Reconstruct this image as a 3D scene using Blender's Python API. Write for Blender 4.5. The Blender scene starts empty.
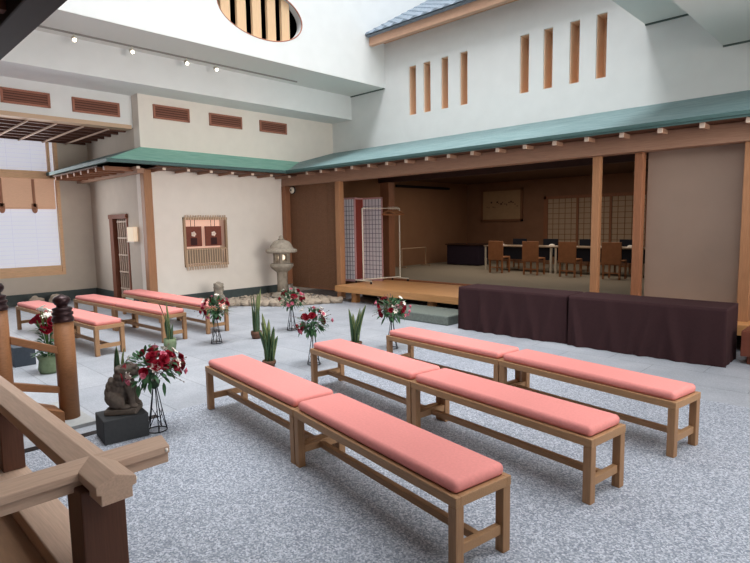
import bpy, bmesh, math, random
from mathutils import Vector, Matrix
from math import sin, cos, pi, radians, sqrt
random.seed(7)
SC = bpy.context.scene
COL = SC.collection

# ------------------------------------------------------------------ camera
F, YAW, PITCH, ROLL, CAMZ = 549.64, -0.772040, 0.104427, 0.0165195, 1.8
cy, sy, cp, sp, cr, sr = cos(YAW), sin(YAW), cos(PITCH), sin(PITCH), cos(ROLL), sin(ROLL)
fw = Vector((sy*cp, cy*cp, -sp)); rt = Vector((cy, -sy, 0)); dn = fw.cross(rt)
right = cr*rt + sr*dn; down = -sr*rt + cr*dn
cd = bpy.data.cameras.new('camera'); cam = bpy.data.objects.new('camera', cd); COL.objects.link(cam)
cam.matrix_world = Matrix(((right.x, -down.x, -fw.x, 0), (right.y, -down.y, -fw.y, 0), (right.z, -down.z, -fw.z, CAMZ), (0, 0, 0, 1)))
cd.sensor_fit = 'HORIZONTAL'; cd.sensor_width = 36.0; cd.lens = 36.0*F/750.0
cd.clip_start = 0.05; cd.clip_end = 200
SC.camera = cam

# ------------------------------------------------------------------ light
W = bpy.data.worlds.new('sky'); SC.world = W; W.use_nodes = True
bg = W.node_tree.nodes['Background']; bg.inputs[0].default_value = (0.93, 0.955, 0.98, 1); bg.inputs[1].default_value = 0.56

def area(name, loc, sx, sy_, power, color, rot=(0, 0, 0)):
    l = bpy.data.lights.new(name, 'AREA'); l.shape = 'RECTANGLE'; l.size = sx; l.size_y = sy_
    l.energy = power; l.color = color
    o = bpy.data.objects.new(name, l); COL.objects.link(o); o.location = loc; o.rotation_euler = rot
    return o
area('skylight', (-5.6, 3.8, 16.0), 3.6, 14.0, 1480, (0.965, 0.98, 1.0))
area('hall_fill_light', (0.0, 4.4, 4.52), 3.6, 5.8, 165, (0.95, 0.97, 1.0))  # unseen fill added under the ceiling to brighten benches and near floor
area('window_daylight', (-14.9, 2.6, 2.3), 3.0, 3.4, 70, (0.95, 0.97, 1.0), (0, radians(-90), 0))
ed = area('west_wall_fill', (2.6, 6.4, 3.0), 3.2, 6.0, 100, (1.0, 0.95, 0.89), (0, radians(89), 0)); ed.data.spread = radians(75)  # added fill out of view, aimed at the west walls
area('room_fill_light', (-7.5, 13.5, 3.15), 6.0, 3.0, 62, (1.0, 0.86, 0.74))  # added warm fill that lifts the dim stage room
sl = bpy.data.lights.new('sun', 'SUN'); sl.energy = 0.75; sl.angle = radians(9); sl.color = (1, 0.97, 0.92)
so = bpy.data.objects.new('sun', sl); COL.objects.link(so)
so.rotation_euler = Vector((-0.15, -0.10, -1.0)).to_track_quat('-Z', 'Y').to_euler()

SC.view_settings.view_transform = 'Standard'; SC.view_settings.look = 'None'
SC.view_settings.gamma = 1; SC.view_settings.use_curve_mapping = False
SC.view_settings.exposure = 0.36

# ------------------------------------------------------------------ materials
def s2l(c):
    return tuple((v/12.92 if v <= 0.04045 else ((v+0.055)/1.055)**2.4) for v in c)
MATS = {}
def mat(name, rgb, rough=0.6, var=0.0, scale=6.0, stretch=(1, 1, 1), bump=0.0, metal=0.0, spec=0.3, emit=None, estr=0, rgb2=None, detail=4):
    """rgb is 0-255 display colour"""
    if name in MATS: return MATS[name]
    m = bpy.data.materials.new(name); m.use_nodes = True; nt = m.node_tree; b = nt.nodes['Principled BSDF']
    c = s2l([v/255 for v in rgb])
    b.inputs['Roughness'].default_value = rough; b.inputs['Metallic'].default_value = metal
    b.inputs['Specular IOR Level'].default_value = spec
    b.inputs['Base Color'].default_value = (*c, 1)
    if var or rgb2 or bump:
        tc = nt.nodes.new('ShaderNodeTexCoord'); mp = nt.nodes.new('ShaderNodeMapping'); mp.inputs['Scale'].default_value = stretch
        nz = nt.nodes.new('ShaderNodeTexNoise'); nz.inputs['Scale'].default_value = scale; nz.inputs['Detail'].default_value = detail
        nt.links.new(tc.outputs['Object'], mp.inputs[0]); nt.links.new(mp.outputs[0], nz.inputs[0])
        rp = nt.nodes.new('ShaderNodeValToRGB'); rp.color_ramp.elements[0].position = 0.3; rp.color_ramp.elements[1].position = 0.7
        if rgb2: c2 = s2l([v/255 for v in rgb2]); ca = c
        else: ca = tuple(v*(1-var) for v in c); c2 = tuple(min(1, v*(1+var)) for v in c)
        rp.color_ramp.elements[0].color = (*ca, 1); rp.color_ramp.elements[1].color = (*c2, 1)
        nt.links.new(nz.outputs[0], rp.inputs[0]); nt.links.new(rp.outputs[0], b.inputs['Base Color'])
        if bump:
            bp = nt.nodes.new('ShaderNodeBump'); bp.inputs['Strength'].default_value = bump; bp.inputs['Distance'].default_value = 0.01
            nt.links.new(nz.outputs[0], bp.inputs['Height']); nt.links.new(bp.outputs[0], b.inputs['Normal'])
    if emit:
        b.inputs['Emission Color'].default_value = (*s2l([v/255 for v in emit]), 1); b.inputs['Emission Strength'].default_value = estr
    MATS[name] = m
    return m
WHITE = mat('white_plaster', (236, 238, 237), 0.85, 0.02, 3)
CREAM = mat('cream_plaster', (240, 232, 222), 0.9, 0.02, 4)
GREIGE = mat('greige_plaster', (208, 197, 184), 0.9, 0.03, 4)
SOFFIT = mat('soffit_paint', (226, 226, 220), 0.85)
BASE = mat('dark_base_stone', (74, 84, 84), 0.6, 0.1, 10)
WX = mat('oak_along_x', (180, 132, 92), 0.45, 0.16, 9, (0.6, 14, 14))
WY = mat('oak_along_y', (190, 136, 88), 0.45, 0.16, 9, (14, 0.6, 14))
WZ = mat('oak_along_z', (190, 136, 88), 0.45, 0.16, 9, (14, 14, 0.6))
BX = mat('bench_wood_x', (172, 134, 98), 0.5, 0.13, 9, (0.8, 16, 16))
BZ = mat('bench_wood_z', (164, 126, 92), 0.5, 0.13, 9, (16, 16, 0.8))
RX = mat('railing_wood_x', (198, 168, 146), 0.55, 0.10, 9, (0.8, 16, 16))
RY = mat('railing_wood_y', (198, 168, 146), 0.55, 0.10, 9, (16, 0.8, 16))
RZ = mat('railing_wood_z_shaded', (92, 60, 46), 0.55, 0.12, 9, (16, 16, 0.8))  # railing wood again, darkened to hold the shade on posts and struts
STAIRW = mat('stair_wood', (146, 100, 66), 0.5, 0.13, 9, (14, 2, 14))
PILLAR = mat('pillar_wood', (168, 122, 88), 0.45, 0.13, 9, (14, 14, 0.6))
REDW = mat('reddish_wood', (148, 100, 72), 0.5, 0.14, 9, (14, 14, 0.8))
BEAMW = mat('beam_wood', (162, 126, 104), 0.55, 0.12, 8, (0.6, 12, 12))
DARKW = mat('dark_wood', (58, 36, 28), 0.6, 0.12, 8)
BLACKW = mat('black_and_backlit_wood', (30, 22, 22), 0.6, 0.1, 8)  # plain black parts, plus the backlit shade of the shrine eave beam
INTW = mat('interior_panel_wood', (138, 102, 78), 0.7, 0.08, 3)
CORAL = mat('coral_fabric', (234, 150, 144), 0.85, 0.04, 60, bump=0.05)
COPPER = mat('green_copper', (150, 176, 178), 0.5, rgb2=(84, 120, 124), scale=5, stretch=(0.5, 12, 12))
COPPERB = mat('green_copper_west', (156, 208, 194), 0.55, rgb2=(122, 184, 168), scale=5, stretch=(6, 0.6, 6))
COPEDGE = mat('copper_edge', (74, 102, 100), 0.5)
METAL = mat('black_wire', (24, 26, 32), 0.35, metal=0.6)
WMETAL = mat('white_metal', (222, 216, 200), 0.4)
CLOTH = mat('purple_cloth', (60, 41, 43), 0.95, 0.05, 30, spec=0.1)
STONE = mat('weathered_stone', (158, 148, 134), 0.95, 0.18, 14, bump=0.6)
STONED = mat('brown_stone', (98, 88, 80), 0.9, 0.2, 25, bump=0.6)
PEDM = mat('pedestal_stone', (58, 60, 62), 0.7, 0.08, 40)
GRANITE = mat('step_granite', (112, 120, 114), 0.75, 0.15, 30, bump=0.2)
ROCKM = mat('river_rock', (168, 154, 138), 0.9, 0.2, 6, bump=0.5)
PAPER = mat('shoji_paper', (188, 166, 142), 0.9)
SCRP = mat('screen_paper', (226, 222, 226), 0.9)
SUDARE = mat('bamboo_blind', (126, 92, 70), 0.7, 0.2, 14, (1, 1, 10))
TATAMI = mat('tatami', (152, 142, 124), 0.9, 0.05, 40)
VENTM = mat('vent_wood', (168, 112, 92), 0.6)
VENTD = mat('vent_dark', (96, 60, 50), 0.7)
LIGHTWOOD = mat('pale_wood', (232, 196, 156), 0.5, 0.05, 6, (10, 10, 1))
ENDCAP = mat('white_end_paint', (226, 206, 188), 0.6)
LEAFG = mat('leaf_green', (52, 88, 56), 0.5, 0.35, 12)
LEAFS = mat('snake_leaf_green', (62, 88, 62), 0.45, 0.35, 16, (2, 2, 9))
LEAFY = mat('leaf_yellow_edge', (116, 128, 82), 0.5)
ROSE = mat('rose_red', (142, 14, 40), 0.6, 0.2, 20)
LILY = mat('lily_white', (244, 238, 228), 0.6)
PINK = mat('petal_pink', (222, 128, 150), 0.6)
STEM = mat('stem_green', (82, 118, 62), 0.6)
TWIG = mat('dry_twig', (120, 96, 90), 0.7)
POTG = mat('wrapped_pot_green', (118, 134, 104), 0.7, 0.15, 20)
POTB = mat('brown_pot', (96, 66, 50), 0.6)
GLASSD = mat('dark_glass', (36, 42, 56), 0.12, spec=0.6)
CHAIRW = mat('chair_wood', (172, 118, 80), 0.5, 0.1, 8)
BLACKF = mat('black_fabric', (26, 28, 38), 0.8)
NAVY = mat('navy_purple_cloth', (44, 34, 48), 0.9)
LAMPM = mat('lamp_shade_white', (240, 228, 208), 0.8, emit=(255, 226, 190), estr=0.25)
GLOW = mat('spot_glow', (255, 250, 240), 0.5, emit=(255, 246, 232), estr=6)
BLINDW = mat('window_screen_daylight', (214, 216, 226), 0.8, emit=(214, 219, 232), estr=0.34)
BLINDB = mat('brown_roll_blind', (202, 164, 138), 0.8, 0.08, 20, (1, 1, 12), emit=(220, 178, 150), estr=0.22)
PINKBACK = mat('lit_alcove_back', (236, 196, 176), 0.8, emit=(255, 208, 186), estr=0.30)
BRONZE = mat('dark_bronze', (56, 36, 38), 0.35, 0.15, 20, metal=0.5, spec=0.5)
TILEM = mat('roof_tile', (126, 140, 154), 0.45, 0.15, 9)

def floor_material():
    m = bpy.data.materials.new('pebble_terrazzo'); m.use_nodes = True; nt = m.node_tree; N = nt.nodes; L = nt.links
    b = N['Principled BSDF']; b.inputs['Roughness'].default_value = 0.5; b.inputs['Specular IOR Level'].default_value = 0.35
    tc = N.new('ShaderNodeTexCoord')
    v = N.new('ShaderNodeTexVoronoi'); v.inputs['Scale'].default_value = 105; L.new(tc.outputs['Object'], v.inputs['Vector'])
    sep = N.new('ShaderNodeSeparateColor'); L.new(v.outputs['Color'], sep.inputs[0])
    r1 = N.new('ShaderNodeValToRGB'); e = r1.color_ramp.elements
    e[0].position = 0.0; e[0].color = (*s2l((0.47, 0.50, 0.555)), 1); e[1].position = 1; e[1].color = (*s2l((0.83, 0.85, 0.885)), 1)
    x = r1.color_ramp.elements.new(0.5); x.color = (*s2l((0.62, 0.65, 0.70)), 1)
    L.new(sep.outputs[0], r1.inputs[0])
    # smooth slab paving further off: position mask
    sp_ = N.new('ShaderNodeSeparateXYZ'); L.new(tc.outputs['Object'], sp_.inputs[0])
    def cmpn(out, thr, op):
        n = N.new('ShaderNodeMath'); n.operation = op; L.new(out, n.inputs[0]); n.inputs[1].default_value = thr; return n.outputs[0]
    a = cmpn(sp_.outputs['Y'], 6.1, 'GREATER_THAN'); bb = cmpn(sp_.outputs['X'], -5.1, 'LESS_THAN')
    mx = N.new('ShaderNodeMath'); mx.operation = 'MAXIMUM'; L.new(a, mx.inputs[0]); L.new(bb, mx.inputs[1])
    nz = N.new('ShaderNodeTexNoise'); nz.inputs['Scale'].default_value = 2.2; nz.inputs['Detail'].default_value = 6; L.new(tc.outputs['Object'], nz.inputs[0])
    r2 = N.new('ShaderNodeValToRGB'); e = r2.color_ramp.elements; e[0].position = .3; e[1].position = .7
    e[0].color = (*s2l((0.64, 0.66, 0.69)), 1); e[1].color = (*s2l((0.73, 0.745, 0.77)), 1); L.new(nz.outputs[0], r2.inputs[0])
    br = N.new('ShaderNodeTexBrick'); br.inputs['Scale'].default_value = 1.0; br.inputs['Brick Width'].default_value = 1.1; br.inputs['Row Height'].default_value = 0.6
    br.inputs['Mortar Size'].default_value = 0.006; br.inputs['Color1'].default_value = (1, 1, 1, 1); br.inputs['Color2'].default_value = (.86, .87, .89, 1); br.inputs['Mortar'].default_value = (.55, .56, .58, 1)
    L.new(tc.outputs['Object'], br.inputs[0])
    mu = N.new('ShaderNodeMix'); mu.data_type = 'RGBA'; mu.blend_type = 'MULTIPLY'; mu.inputs[0].default_value = 1
    L.new(r2.outputs[0], mu.inputs[6]); L.new(br.outputs[0], mu.inputs[7])
    fin = N.new('ShaderNodeMix'); fin.data_type = 'RGBA'; mk = N.new('ShaderNodeMath'); mk.operation = 'MULTIPLY'; L.new(mx.outputs[0], mk.inputs[0]); mk.inputs[1].default_value = 0.78; L.new(mk.outputs[0], fin.inputs[0]); L.new(r1.outputs[0], fin.inputs[6]); L.new(mu.outputs[2], fin.inputs[7])
    L.new(fin.outputs[2], b.inputs['Base Color'])
    bp = N.new('ShaderNodeBump'); bp.inputs['Strength'].default_value = 0.15; bp.inputs['Distance'].default_value = 0.004
    L.new(v.outputs['Distance'], bp.inputs['Height']); L.new(bp.outputs[0], b.inputs['Normal'])
    return m
FLOORM = floor_material()

# ------------------------------------------------------------------ mesh helpers
class MB:
    def __init__(s): s.v = []; s.f = []; s.smooth = []
    def add(s, vs, fs, sm=False):
        o = len(s.v); s.v += [tuple(p) for p in vs]
        for f in fs: s.f.append([i+o for i in f]); s.smooth.append(sm)
        return s
    def box(s, x0, x1, y0, y1, z0, z1):
        x0, x1 = sorted((x0, x1)); y0, y1 = sorted((y0, y1)); z0, z1 = sorted((z0, z1))
        return s.add([(x0, y0, z0), (x1, y0, z0), (x1, y1, z0), (x0, y1, z0), (x0, y0, z1), (x1, y0, z1), (x1, y1, z1), (x0, y1, z1)],
                     [(0, 3, 2, 1), (4, 5, 6, 7), (0, 1, 5, 4), (1, 2, 6, 5), (2, 3, 7, 6), (3, 0, 4, 7)])
    def prism(s, poly, axis, a, b):
        """poly of 2D points (CCW) extruded along axis 'x','y','z' from a to b"""
        def P(p, t):
            return (t, p[0], p[1]) if axis == 'x' else ((p[0], t, p[1]) if axis == 'y' else (p[0], p[1], t))
        n = len(poly); vs = [P(p, a) for p in poly]+[P(p, b) for p in poly]
        fs = [tuple(range(n)), tuple(range(2*n-1, n-1, -1))]+[(i, i+n, (i+1) % n+n, (i+1) % n) for i in range(n)]
        return s.add(vs, fs)
    def tube(s, pts, r, n=8, cap=True, smooth=True):
        pts = [Vector(p) for p in pts]; rs = r if isinstance(r, (list, tuple)) else [r]*len(pts)
        vs = []; prev = None
        for i, p in enumerate(pts):
            d = (pts[min(i+1, len(pts)-1)]-pts[max(i-1, 0)]).normalized()
            if prev is None:
                u = d.orthogonal().normalized()
            else:
                u = (prev-d*prev.dot(d)); u = u.normalized() if u.length > 1e-6 else d.orthogonal().normalized()
            prev = u; w = d.cross(u)
            vs += [p+(u*cos(2*pi*k/n)+w*sin(2*pi*k/n))*rs[i] for k in range(n)]
        fs = [(i*n+k, i*n+(k+1) % n, (i+1)*n+(k+1) % n, (i+1)*n+k) for i in range(len(pts)-1) for k in range(n)]
        s.add(vs, fs, smooth)
        if cap:
            o = len(pts)-1
            s.add([vs[k] for k in range(n)], [tuple(range(n))[::-1]]); s.add([vs[o*n+k] for k in range(n)], [tuple(range(n))])
        return s
    def lathe(s, prof, n=24, c=(0, 0, 0), smooth=True, rot=0.0):
        vs = []; 
        for r, z in prof: vs += [(c[0]+r*cos(2*pi*k/n+rot), c[1]+r*sin(2*pi*k/n+rot), c[2]+z) for k in range(n)]
        fs = [(i*n+k, i*n+(k+1) % n, (i+1)*n+(k+1) % n, (i+1)*n+k) for i in range(len(prof)-1) for k in range(n)]
        fs2 = []
        if prof[0][0] > 1e-4: fs2.append(tuple(range(n))[::-1])
        if prof[-1][0] > 1e-4: fs2.append(tuple((len(prof)-1)*n+k for k in range(n)))
        o = len(s.v); s.add(vs, fs, smooth)
        for f in fs2: s.f.append([i+o for i in f]); s.smooth.append(False)
        return s
    def ell(s, c, r, n=14, m=9, rot=None):
        vs = []; c = Vector(c)
        for i in range(m+1):
            t = pi*i/m
            for k in range(n):
                p = Vector((r[0]*sin(t)*cos(2*pi*k/n), r[1]*sin(t)*sin(2*pi*k/n), r[2]*cos(t)))
                if rot: p = rot @ p
                vs.append(c+p)
        return s.add(vs, [(i*n+k, (i+1)*n+k, (i+1)*n+(k+1) % n, i*n+(k+1) % n) for i in range(m) for k in range(n)], True)
    def build(s, name, m, parent=None, bevel=0, seg=2, weld=False, **tags):
        me = bpy.data.meshes.new(name); me.from_pydata(s.v, [], s.f); me.update()
        for p, sm in zip(me.polygons, s.smooth): p.use_smooth = sm
        if weld:
            bm = bmesh.new(); bm.from_mesh(me); bmesh.ops.remove_doubles(bm, verts=bm.verts, dist=1e-5); bm.to_mesh(me); bm.free()
        me.materials.append(m)
        o = bpy.data.objects.new(name, me); COL.objects.link(o)
        if parent: o.parent = parent
        if bevel:
            md = o.modifiers.new('bevel', 'BEVEL'); md.width = bevel; md.segments = seg; md.limit_method = 'ANGLE'
        for k, v in tags.items(): o[k] = v
        return o
def struct(name, mb, m, parent=None, **k):
    if parent: return mb.build(name, m, parent, **k)
    return mb.build(name, m, None, kind='structure', **k)
def thing(name, label, cat, loc=(0, 0, 0), rz=0, group=None):
    o = bpy.data.objects.new(name, None); COL.objects.link(o); o.empty_display_size = 0.1
    o.location = loc; o.rotation_euler = (0, 0, rz); o['label'] = label; o['category'] = cat
    if group: o['group'] = group
    return o
def tag(o, label, cat, group=None):
    o['label'] = label; o['category'] = cat
    if group: o['group'] = group
    return o
def dup(root, loc, rz=0, label=None, group=None, scale=1.0):
    r = root.copy(); COL.objects.link(r); r.location = loc; r.rotation_euler = (0, 0, rz); r.scale = (scale,)*3
    if label: r['label'] = label
    if group: r['group'] = group
    def rec(src, dst):
        for ch in [o for o in src.children]:
            c = ch.copy(); COL.objects.link(c); c.parent = dst; rec(ch, c)
    rec(root, r)
    return r
def wall_holes(axis, pos, thick, a0, a1, z0, z1, holes):
    """wall slab perpendicular to axis ('x' or 'y') from pos to pos+thick with rectangular holes (a,b,zlo,zhi)"""
    mb = MB(); As = sorted(set([a0, a1]+[h[0] for h in holes]+[h[1] for h in holes])); Zs = sorted(set([z0, z1]+[h[2] for h in holes]+[h[3] for h in holes]))
    As = [a for a in As if a0 <= a <= a1]; Zs = [z for z in Zs if z0 <= z <= z1]
    def hole(a, z): return any(h[0] < a < h[1] and h[2] < z < h[3] for h in holes)
    V = {}
    def vid(i, j, s):
        k = (i, j, s)
        if k not in V:
            p = pos+thick*s; V[k] = len(mb.v); mb.v.append((p, As[i], Zs[j]) if axis == 'x' else (As[i], p, Zs[j]))
        return V[k]
    solid = {}
    for i in range(len(As)-1):
        for j in range(len(Zs)-1): solid[(i, j)] = not hole((As[i]+As[i+1])/2, (Zs[j]+Zs[j+1])/2)
    def F_(*q): mb.f.append(list(q)); mb.smooth.append(False)
    for (i, j), sd in solid.items():
        if not sd: continue
        F_(vid(i, j, 0), vid(i+1, j, 0), vid(i+1, j+1, 0), vid(i, j+1, 0)); F_(vid(i, j, 1), vid(i, j+1, 1), vid(i+1, j+1, 1), vid(i+1, j, 1))
        for di, dj, p, q in ((-1, 0, (i, j), (i, j+1)), (1, 0, (i+1, j+1), (i+1, j)), (0, -1, (i+1, j), (i, j)), (0, 1, (i, j+1), (i+1, j+1))):
            if not solid.get((i+di, j+dj), False): F_(vid(*p, 0), vid(*q, 0), vid(*q, 1), vid(*p, 1))
    return mb

# ================================================================== STRUCTURE
XB, XW, YS, YA = -12.0, -15.16, 8.96, 10.69
struct('floor', MB().box(-15.4, 3.2, -4.2, 17.6, -0.2, 0), FLOORM)
# west wall of the courtyard (with lit alcove opening), from the corner post to the sudare
struct('wall_west', wall_holes('x', XB, -0.3, 5.16, 17.6, 0, 4.75, [(6.06, 7.11, 0.92, 1.99)]), CREAM)
struct('wall_west_upper', MB().box(-12.3, XB, 5.16, 10.69, 4.75, 5.0), WHITE)
struct('baseboard_west', MB().box(XB, XB+0.03, 5.30, 8.95, 0, 0.24), BASE)
# door wall (faces the viewer) and window wall
struct('wall_door', wall_holes('y', 5.16, 0.3, XW, -12.3, 0, 4.75, [(-13.88, -12.95, -1, 2.06)]), GREIGE)
struct('wall_window', wall_holes('x', XW, -0.3, -4.2, 5.46, 0, 4.75, [(1.3, 4.45, 0.67, 4.0)]), GREIGE)
struct('baseboard_window', MB().box(XW, XW+0.03, -4.2, 5.16, 0, 0.26), BASE)
struct('baseboard_door', MB().box(XW, -13.95, 5.13, 5.16, 0, 0.26).box(-12.88, -12.1, 5.13, 5.16, 0, 0.26), BASE)
# vent wall over the alcove, slightly set back
struct('wall_vents', MB().box(-12.6, -12.32, -4.2, 5.16, 3.97, 4.75), WHITE)
struct('trim_1', MB().box(-12.62, -12.24, -4.2, 5.10, 3.93, 4.01), mat('fascia_pale_wood', (206, 176, 148), 0.6))
# stepped soffits
struct('ceiling_soffit_low', MB().box(-15.4, -11.2, -4.2, YA, 4.65, 5.27), WHITE)
struct('ceiling_soffit_high', MB().box(-15.4, -9.95, -4.2, YA, 5.27, 5.33), SOFFIT)
# tall wall above with oval opening
def oval_wall():
    mb = MB(); y0, y1, z0, z1 = -4.2, 14.5, 5.27, 10.0; cyy, czz, a, b = 6.98, 6.20, 1.05, 0.54; n = 64
    for s_, x in ((0, -9.93), (1, -10.25)):
        ov = [(x, cyy+a*cos(2*pi*k/n), czz+b*sin(2*pi*k/n)) for k in range(n)]
        rc = []
        for k in range(n):
            dy, dz = cos(2*pi*k/n), sin(2*pi*k/n)*b/a*1.0
            t = min(((y1-cyy)/dy if dy > 0 else (y0-cyy)/dy) if abs(dy) > 1e-9 else 1e9, ((z1-czz)/dz if dz > 0 else (z0-czz)/dz) if abs(dz) > 1e-9 else 1e9)
            rc.append((x, cyy+dy*t, czz+dz*t))
        mb.add(ov+rc, [((k, k+n, (k+1) % n+n, (k+1) % n) if s_ else (k, (k+1) % n, (k+1) % n+n, k+n)) for k in range(n)])
        # corner fills
        for (yy, zz) in ((y0, z0), (y1, z0), (y1, z1), (y0, z1)):
            near = sorted(rc, key=lambda p: (p[1]-yy)**2+(p[2]-zz)**2)
            h = [p for p in near if abs(p[1]-yy) < 1e-6][:1]; g = [p for p in near if abs(p[2]-zz) < 1e-6][:1]
            if h and g: mb.add([(x, yy, zz), h[0], g[0]], [(0, 1, 2)])
    o1 = [( -9.93, cyy+a*cos(2*pi*k/n), czz+b*sin(2*pi*k/n)) for k in range(n)]; o2 = [(-10.25, p[1], p[2]) for p in o1]
    mb.add(o1+o2, [(k, (k+1) % n, (k+1) % n+n, k+n) for k in range(n)], True)
    return mb
struct('wall_clerestory', oval_wall(), WHITE)
ov = thing('oval_window', 'oval high window with cream vertical bars over dark glass', 'window', (-10.0, 6.98, 6.20))
n = 64
MB().lathe([(0.0, 0), (1.08, 0)], n).build('glass', GLASSD, ov)
g = ov.children[0]; g.rotation_euler = (0, radians(90), 0); g.location = (-0.12, 0, 0); g.scale = (0.52, 1, 1)
rim = MB(); ring = [(0.062, 1.045*cos(2*pi*k/n), 0.535*sin(2*pi*k/n)) for k in range(n+1)]; rim.tube(ring, 0.014, 6, cap=False)
rim.build('rim', mat('oval_rim_wood', (176, 116, 96), 0.6), ov)
for i in range(6):
    yc = 6.155+i*0.3675-6.98
    if i == 5: yc = 7.98-6.98-0.06
    hw = 0.105 if i < 5 else 0.03
    e = min(abs(yc)+hw, 1.03); top = 0.53*sqrt(1-(max(abs(yc)-hw, 0)/1.05)**2)
    pl = []
    for q in range(9):
        yy = yc-hw+2*hw*q/8; hh = 0.525*sqrt(max(0.0, 1-(yy/1.045)**2)); pl.append((yy, hh))
    if i == 5: continue
    poly = [(y_, -h_) for y_, h_ in pl]+[(y_, h_) for y_, h_ in reversed(pl)]
    MB().prism(poly, 'x', -0.07, 0.0).build('bar', LIGHTWOOD, ov)
# north wall above the green eave, with slit openings
slits = [(-9.13, -8.90), (-8.67, -8.45), (-8.14, -7.93), (-7.60, -7.39), (-6.08, -5.87), (-5.55, -5.35), (-5.0, -4.80), (-4.48, -4.28)]
struct('wall_north_upper', wall_holes('y', YA, 0.45, -12.3, 3.2, 3.6, 6.55, [(a, b, 4.47, 5.64) for a, b in slits]), WHITE)
for i, (a, b) in enumerate(slits):
    w = thing('slit_window', '%s slit window with wood lined reveal in the %s group of four' % (['leftmost', 'second from left', 'third from left', 'rightmost'][i % 4], 'left' if i < 4 else 'right'), 'window', ((a+b)/2, YA+0.02, 4.47))
    h = (b-a)/2; hh = 1.17
    MB().box(-h, -h+0.012, 0.02, 0.4, 0, hh).box(h-0.012, h, 0.02, 0.4, 0, hh).box(-h, h, 0.02, 0.4, hh-0.012, hh).box(-h, h, 0.02, 0.4, 0, 0.012).build('lining', mat('slit_lining', (240, 204, 172), 0.6, 0.06, 8, (10, 10, 1)), w)
    MB().box(-h+0.012, h-0.012, 0.3, 0.32, 0.012, hh-0.012).build('back_board', mat('slit_board', (224, 180, 144), 0.6, 0.06, 8, (10, 10, 1)), w)
struct('trim_shadow_gap_high', MB().box(-11.2, -9.95, YA-0.03, YA, 5.245, 5.27).box(-3.6, -2.4, YA-0.03, YA, 5.215, 5.24), mat('joint_shadow', (96, 108, 104), 0.8))  # dark strips painted in for the shadow gap at the soffit joints
struct('trim_shadow_gap_low', MB().box(-2.38, 3.0, YA-0.03, YA, 4.575, 4.6), MATS['joint_shadow'])  # same painted shadow line under the low ceiling step
# right hand ceiling steps
struct('ceiling_east_high', MB().box(-3.6, -2.3, -4.2, YA, 5.24, 5.6), SOFFIT)
struct('ceiling_east_low', MB().box(-2.38, 3.2, -4.2, YA, 4.6, 5.6), SOFFIT)
struct('wall_east_upper', MB().box(-3.6, -3.4, -4.2, 12.5, 5.6, 10), WHITE)
struct('wall_east', MB().box(3.0, 3.2, -4.2, 17.6, 0, 4.6), CREAM)
struct('wall_south', MB().box(-15.4, 3.2, -4.4, -4.2, 0, 10), mat('south_wall_wood', (120, 96, 78), 0.8))
# room behind the stage
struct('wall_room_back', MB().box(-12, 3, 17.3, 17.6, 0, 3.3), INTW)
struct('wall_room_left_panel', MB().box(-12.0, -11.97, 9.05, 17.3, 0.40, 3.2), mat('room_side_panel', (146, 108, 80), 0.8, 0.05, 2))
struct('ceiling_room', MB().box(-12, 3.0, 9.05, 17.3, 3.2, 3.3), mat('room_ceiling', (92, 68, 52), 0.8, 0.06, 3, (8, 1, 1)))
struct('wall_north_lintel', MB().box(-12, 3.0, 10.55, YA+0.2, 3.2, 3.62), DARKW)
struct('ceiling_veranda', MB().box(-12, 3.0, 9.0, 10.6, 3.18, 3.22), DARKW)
struct('floor_room', MB().box(-12, 3.0, 10.32, 17.3, 0.10, 0.40), TATAMI)
struct('trim_room_sill', MB().box(-12, 3.0, 10.26, 10.34, 0.10, 0.415), REDW)
# grey panel wall right of the stage opening
struct('wall_stage_right', MB().box(-2.95, 3.0, 9.08, 9.2, 0.376, 3.18), mat('grey_plaster', (150, 130, 116), 0.9, 0.04, 2))

# ---- window_1 in the window wall
w1 = bpy.data.objects.new('window_1', None); COL.objects.link(w1); w1.location = (XW, 2.9, 0.67); w1['kind'] = 'structure'
def loc(mb, dx, dy, dz):
    mb.v = [(x-dx, y-dy, z-dz) for x, y, z in mb.v]; return mb
fm = MB(); x0, x1 = XW-0.1, XW+0.03
fm.box(x0, x1, 1.3, 4.45, 0.67, 0.74).box(x0, x1, 1.3, 4.45, 3.93, 4.0).box(x0, x1, 4.38, 4.45, 0.74, 3.93).box(x0, x1, 1.3, 1.38, 0.74, 3.93)
fm.box(x0-0.02, x1-0.03, 1.38, 4.38, 3.02, 3.20).box(x0-0.02, x1-0.04, 1.38, 4.38, 0.74, 0.90).box(x0-0.02, x1-0.05, 4.24, 4.29, 3.2, 3.93)
loc(fm, XW, 2.9, 0.67).build('window_frame', mat('window_oak', (230, 190, 150), 0.5, 0.12, 8, (12, 0.8, 12)), w1)
loc(MB().box(XW-0.16, XW-0.14, 1.38, 4.38, 0.74, 3.93), XW, 2.9, 0.67).build('pane', BLINDW, w1)
mb = MB()
for k in range(32): mb.box(XW-0.135, XW-0.13, 1.38, 4.38, 0.80+k*0.1, 0.808+k*0.1)
for k in range(5): mb.box(XW-0.135, XW-0.13, 1.9+k*0.5, 1.91+k*0.5, 0.74, 3.93)
loc(mb, XW, 2.9, 0.67).build('screen_lines', mat('screen_line_grey', (206, 208, 216), 0.8, emit=(206, 209, 222), estr=0.30), w1)
bl = loc(MB().box(XW-0.09, XW-0.075, 1.38, 4.36, 2.30, 3.02).tube([(XW-0.07, 1.4, 2.31), (XW-0.07, 4.34, 2.31)], 0.02), XW, 2.9, 0.67).build('roll_blind', BLINDB, w1)
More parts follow.
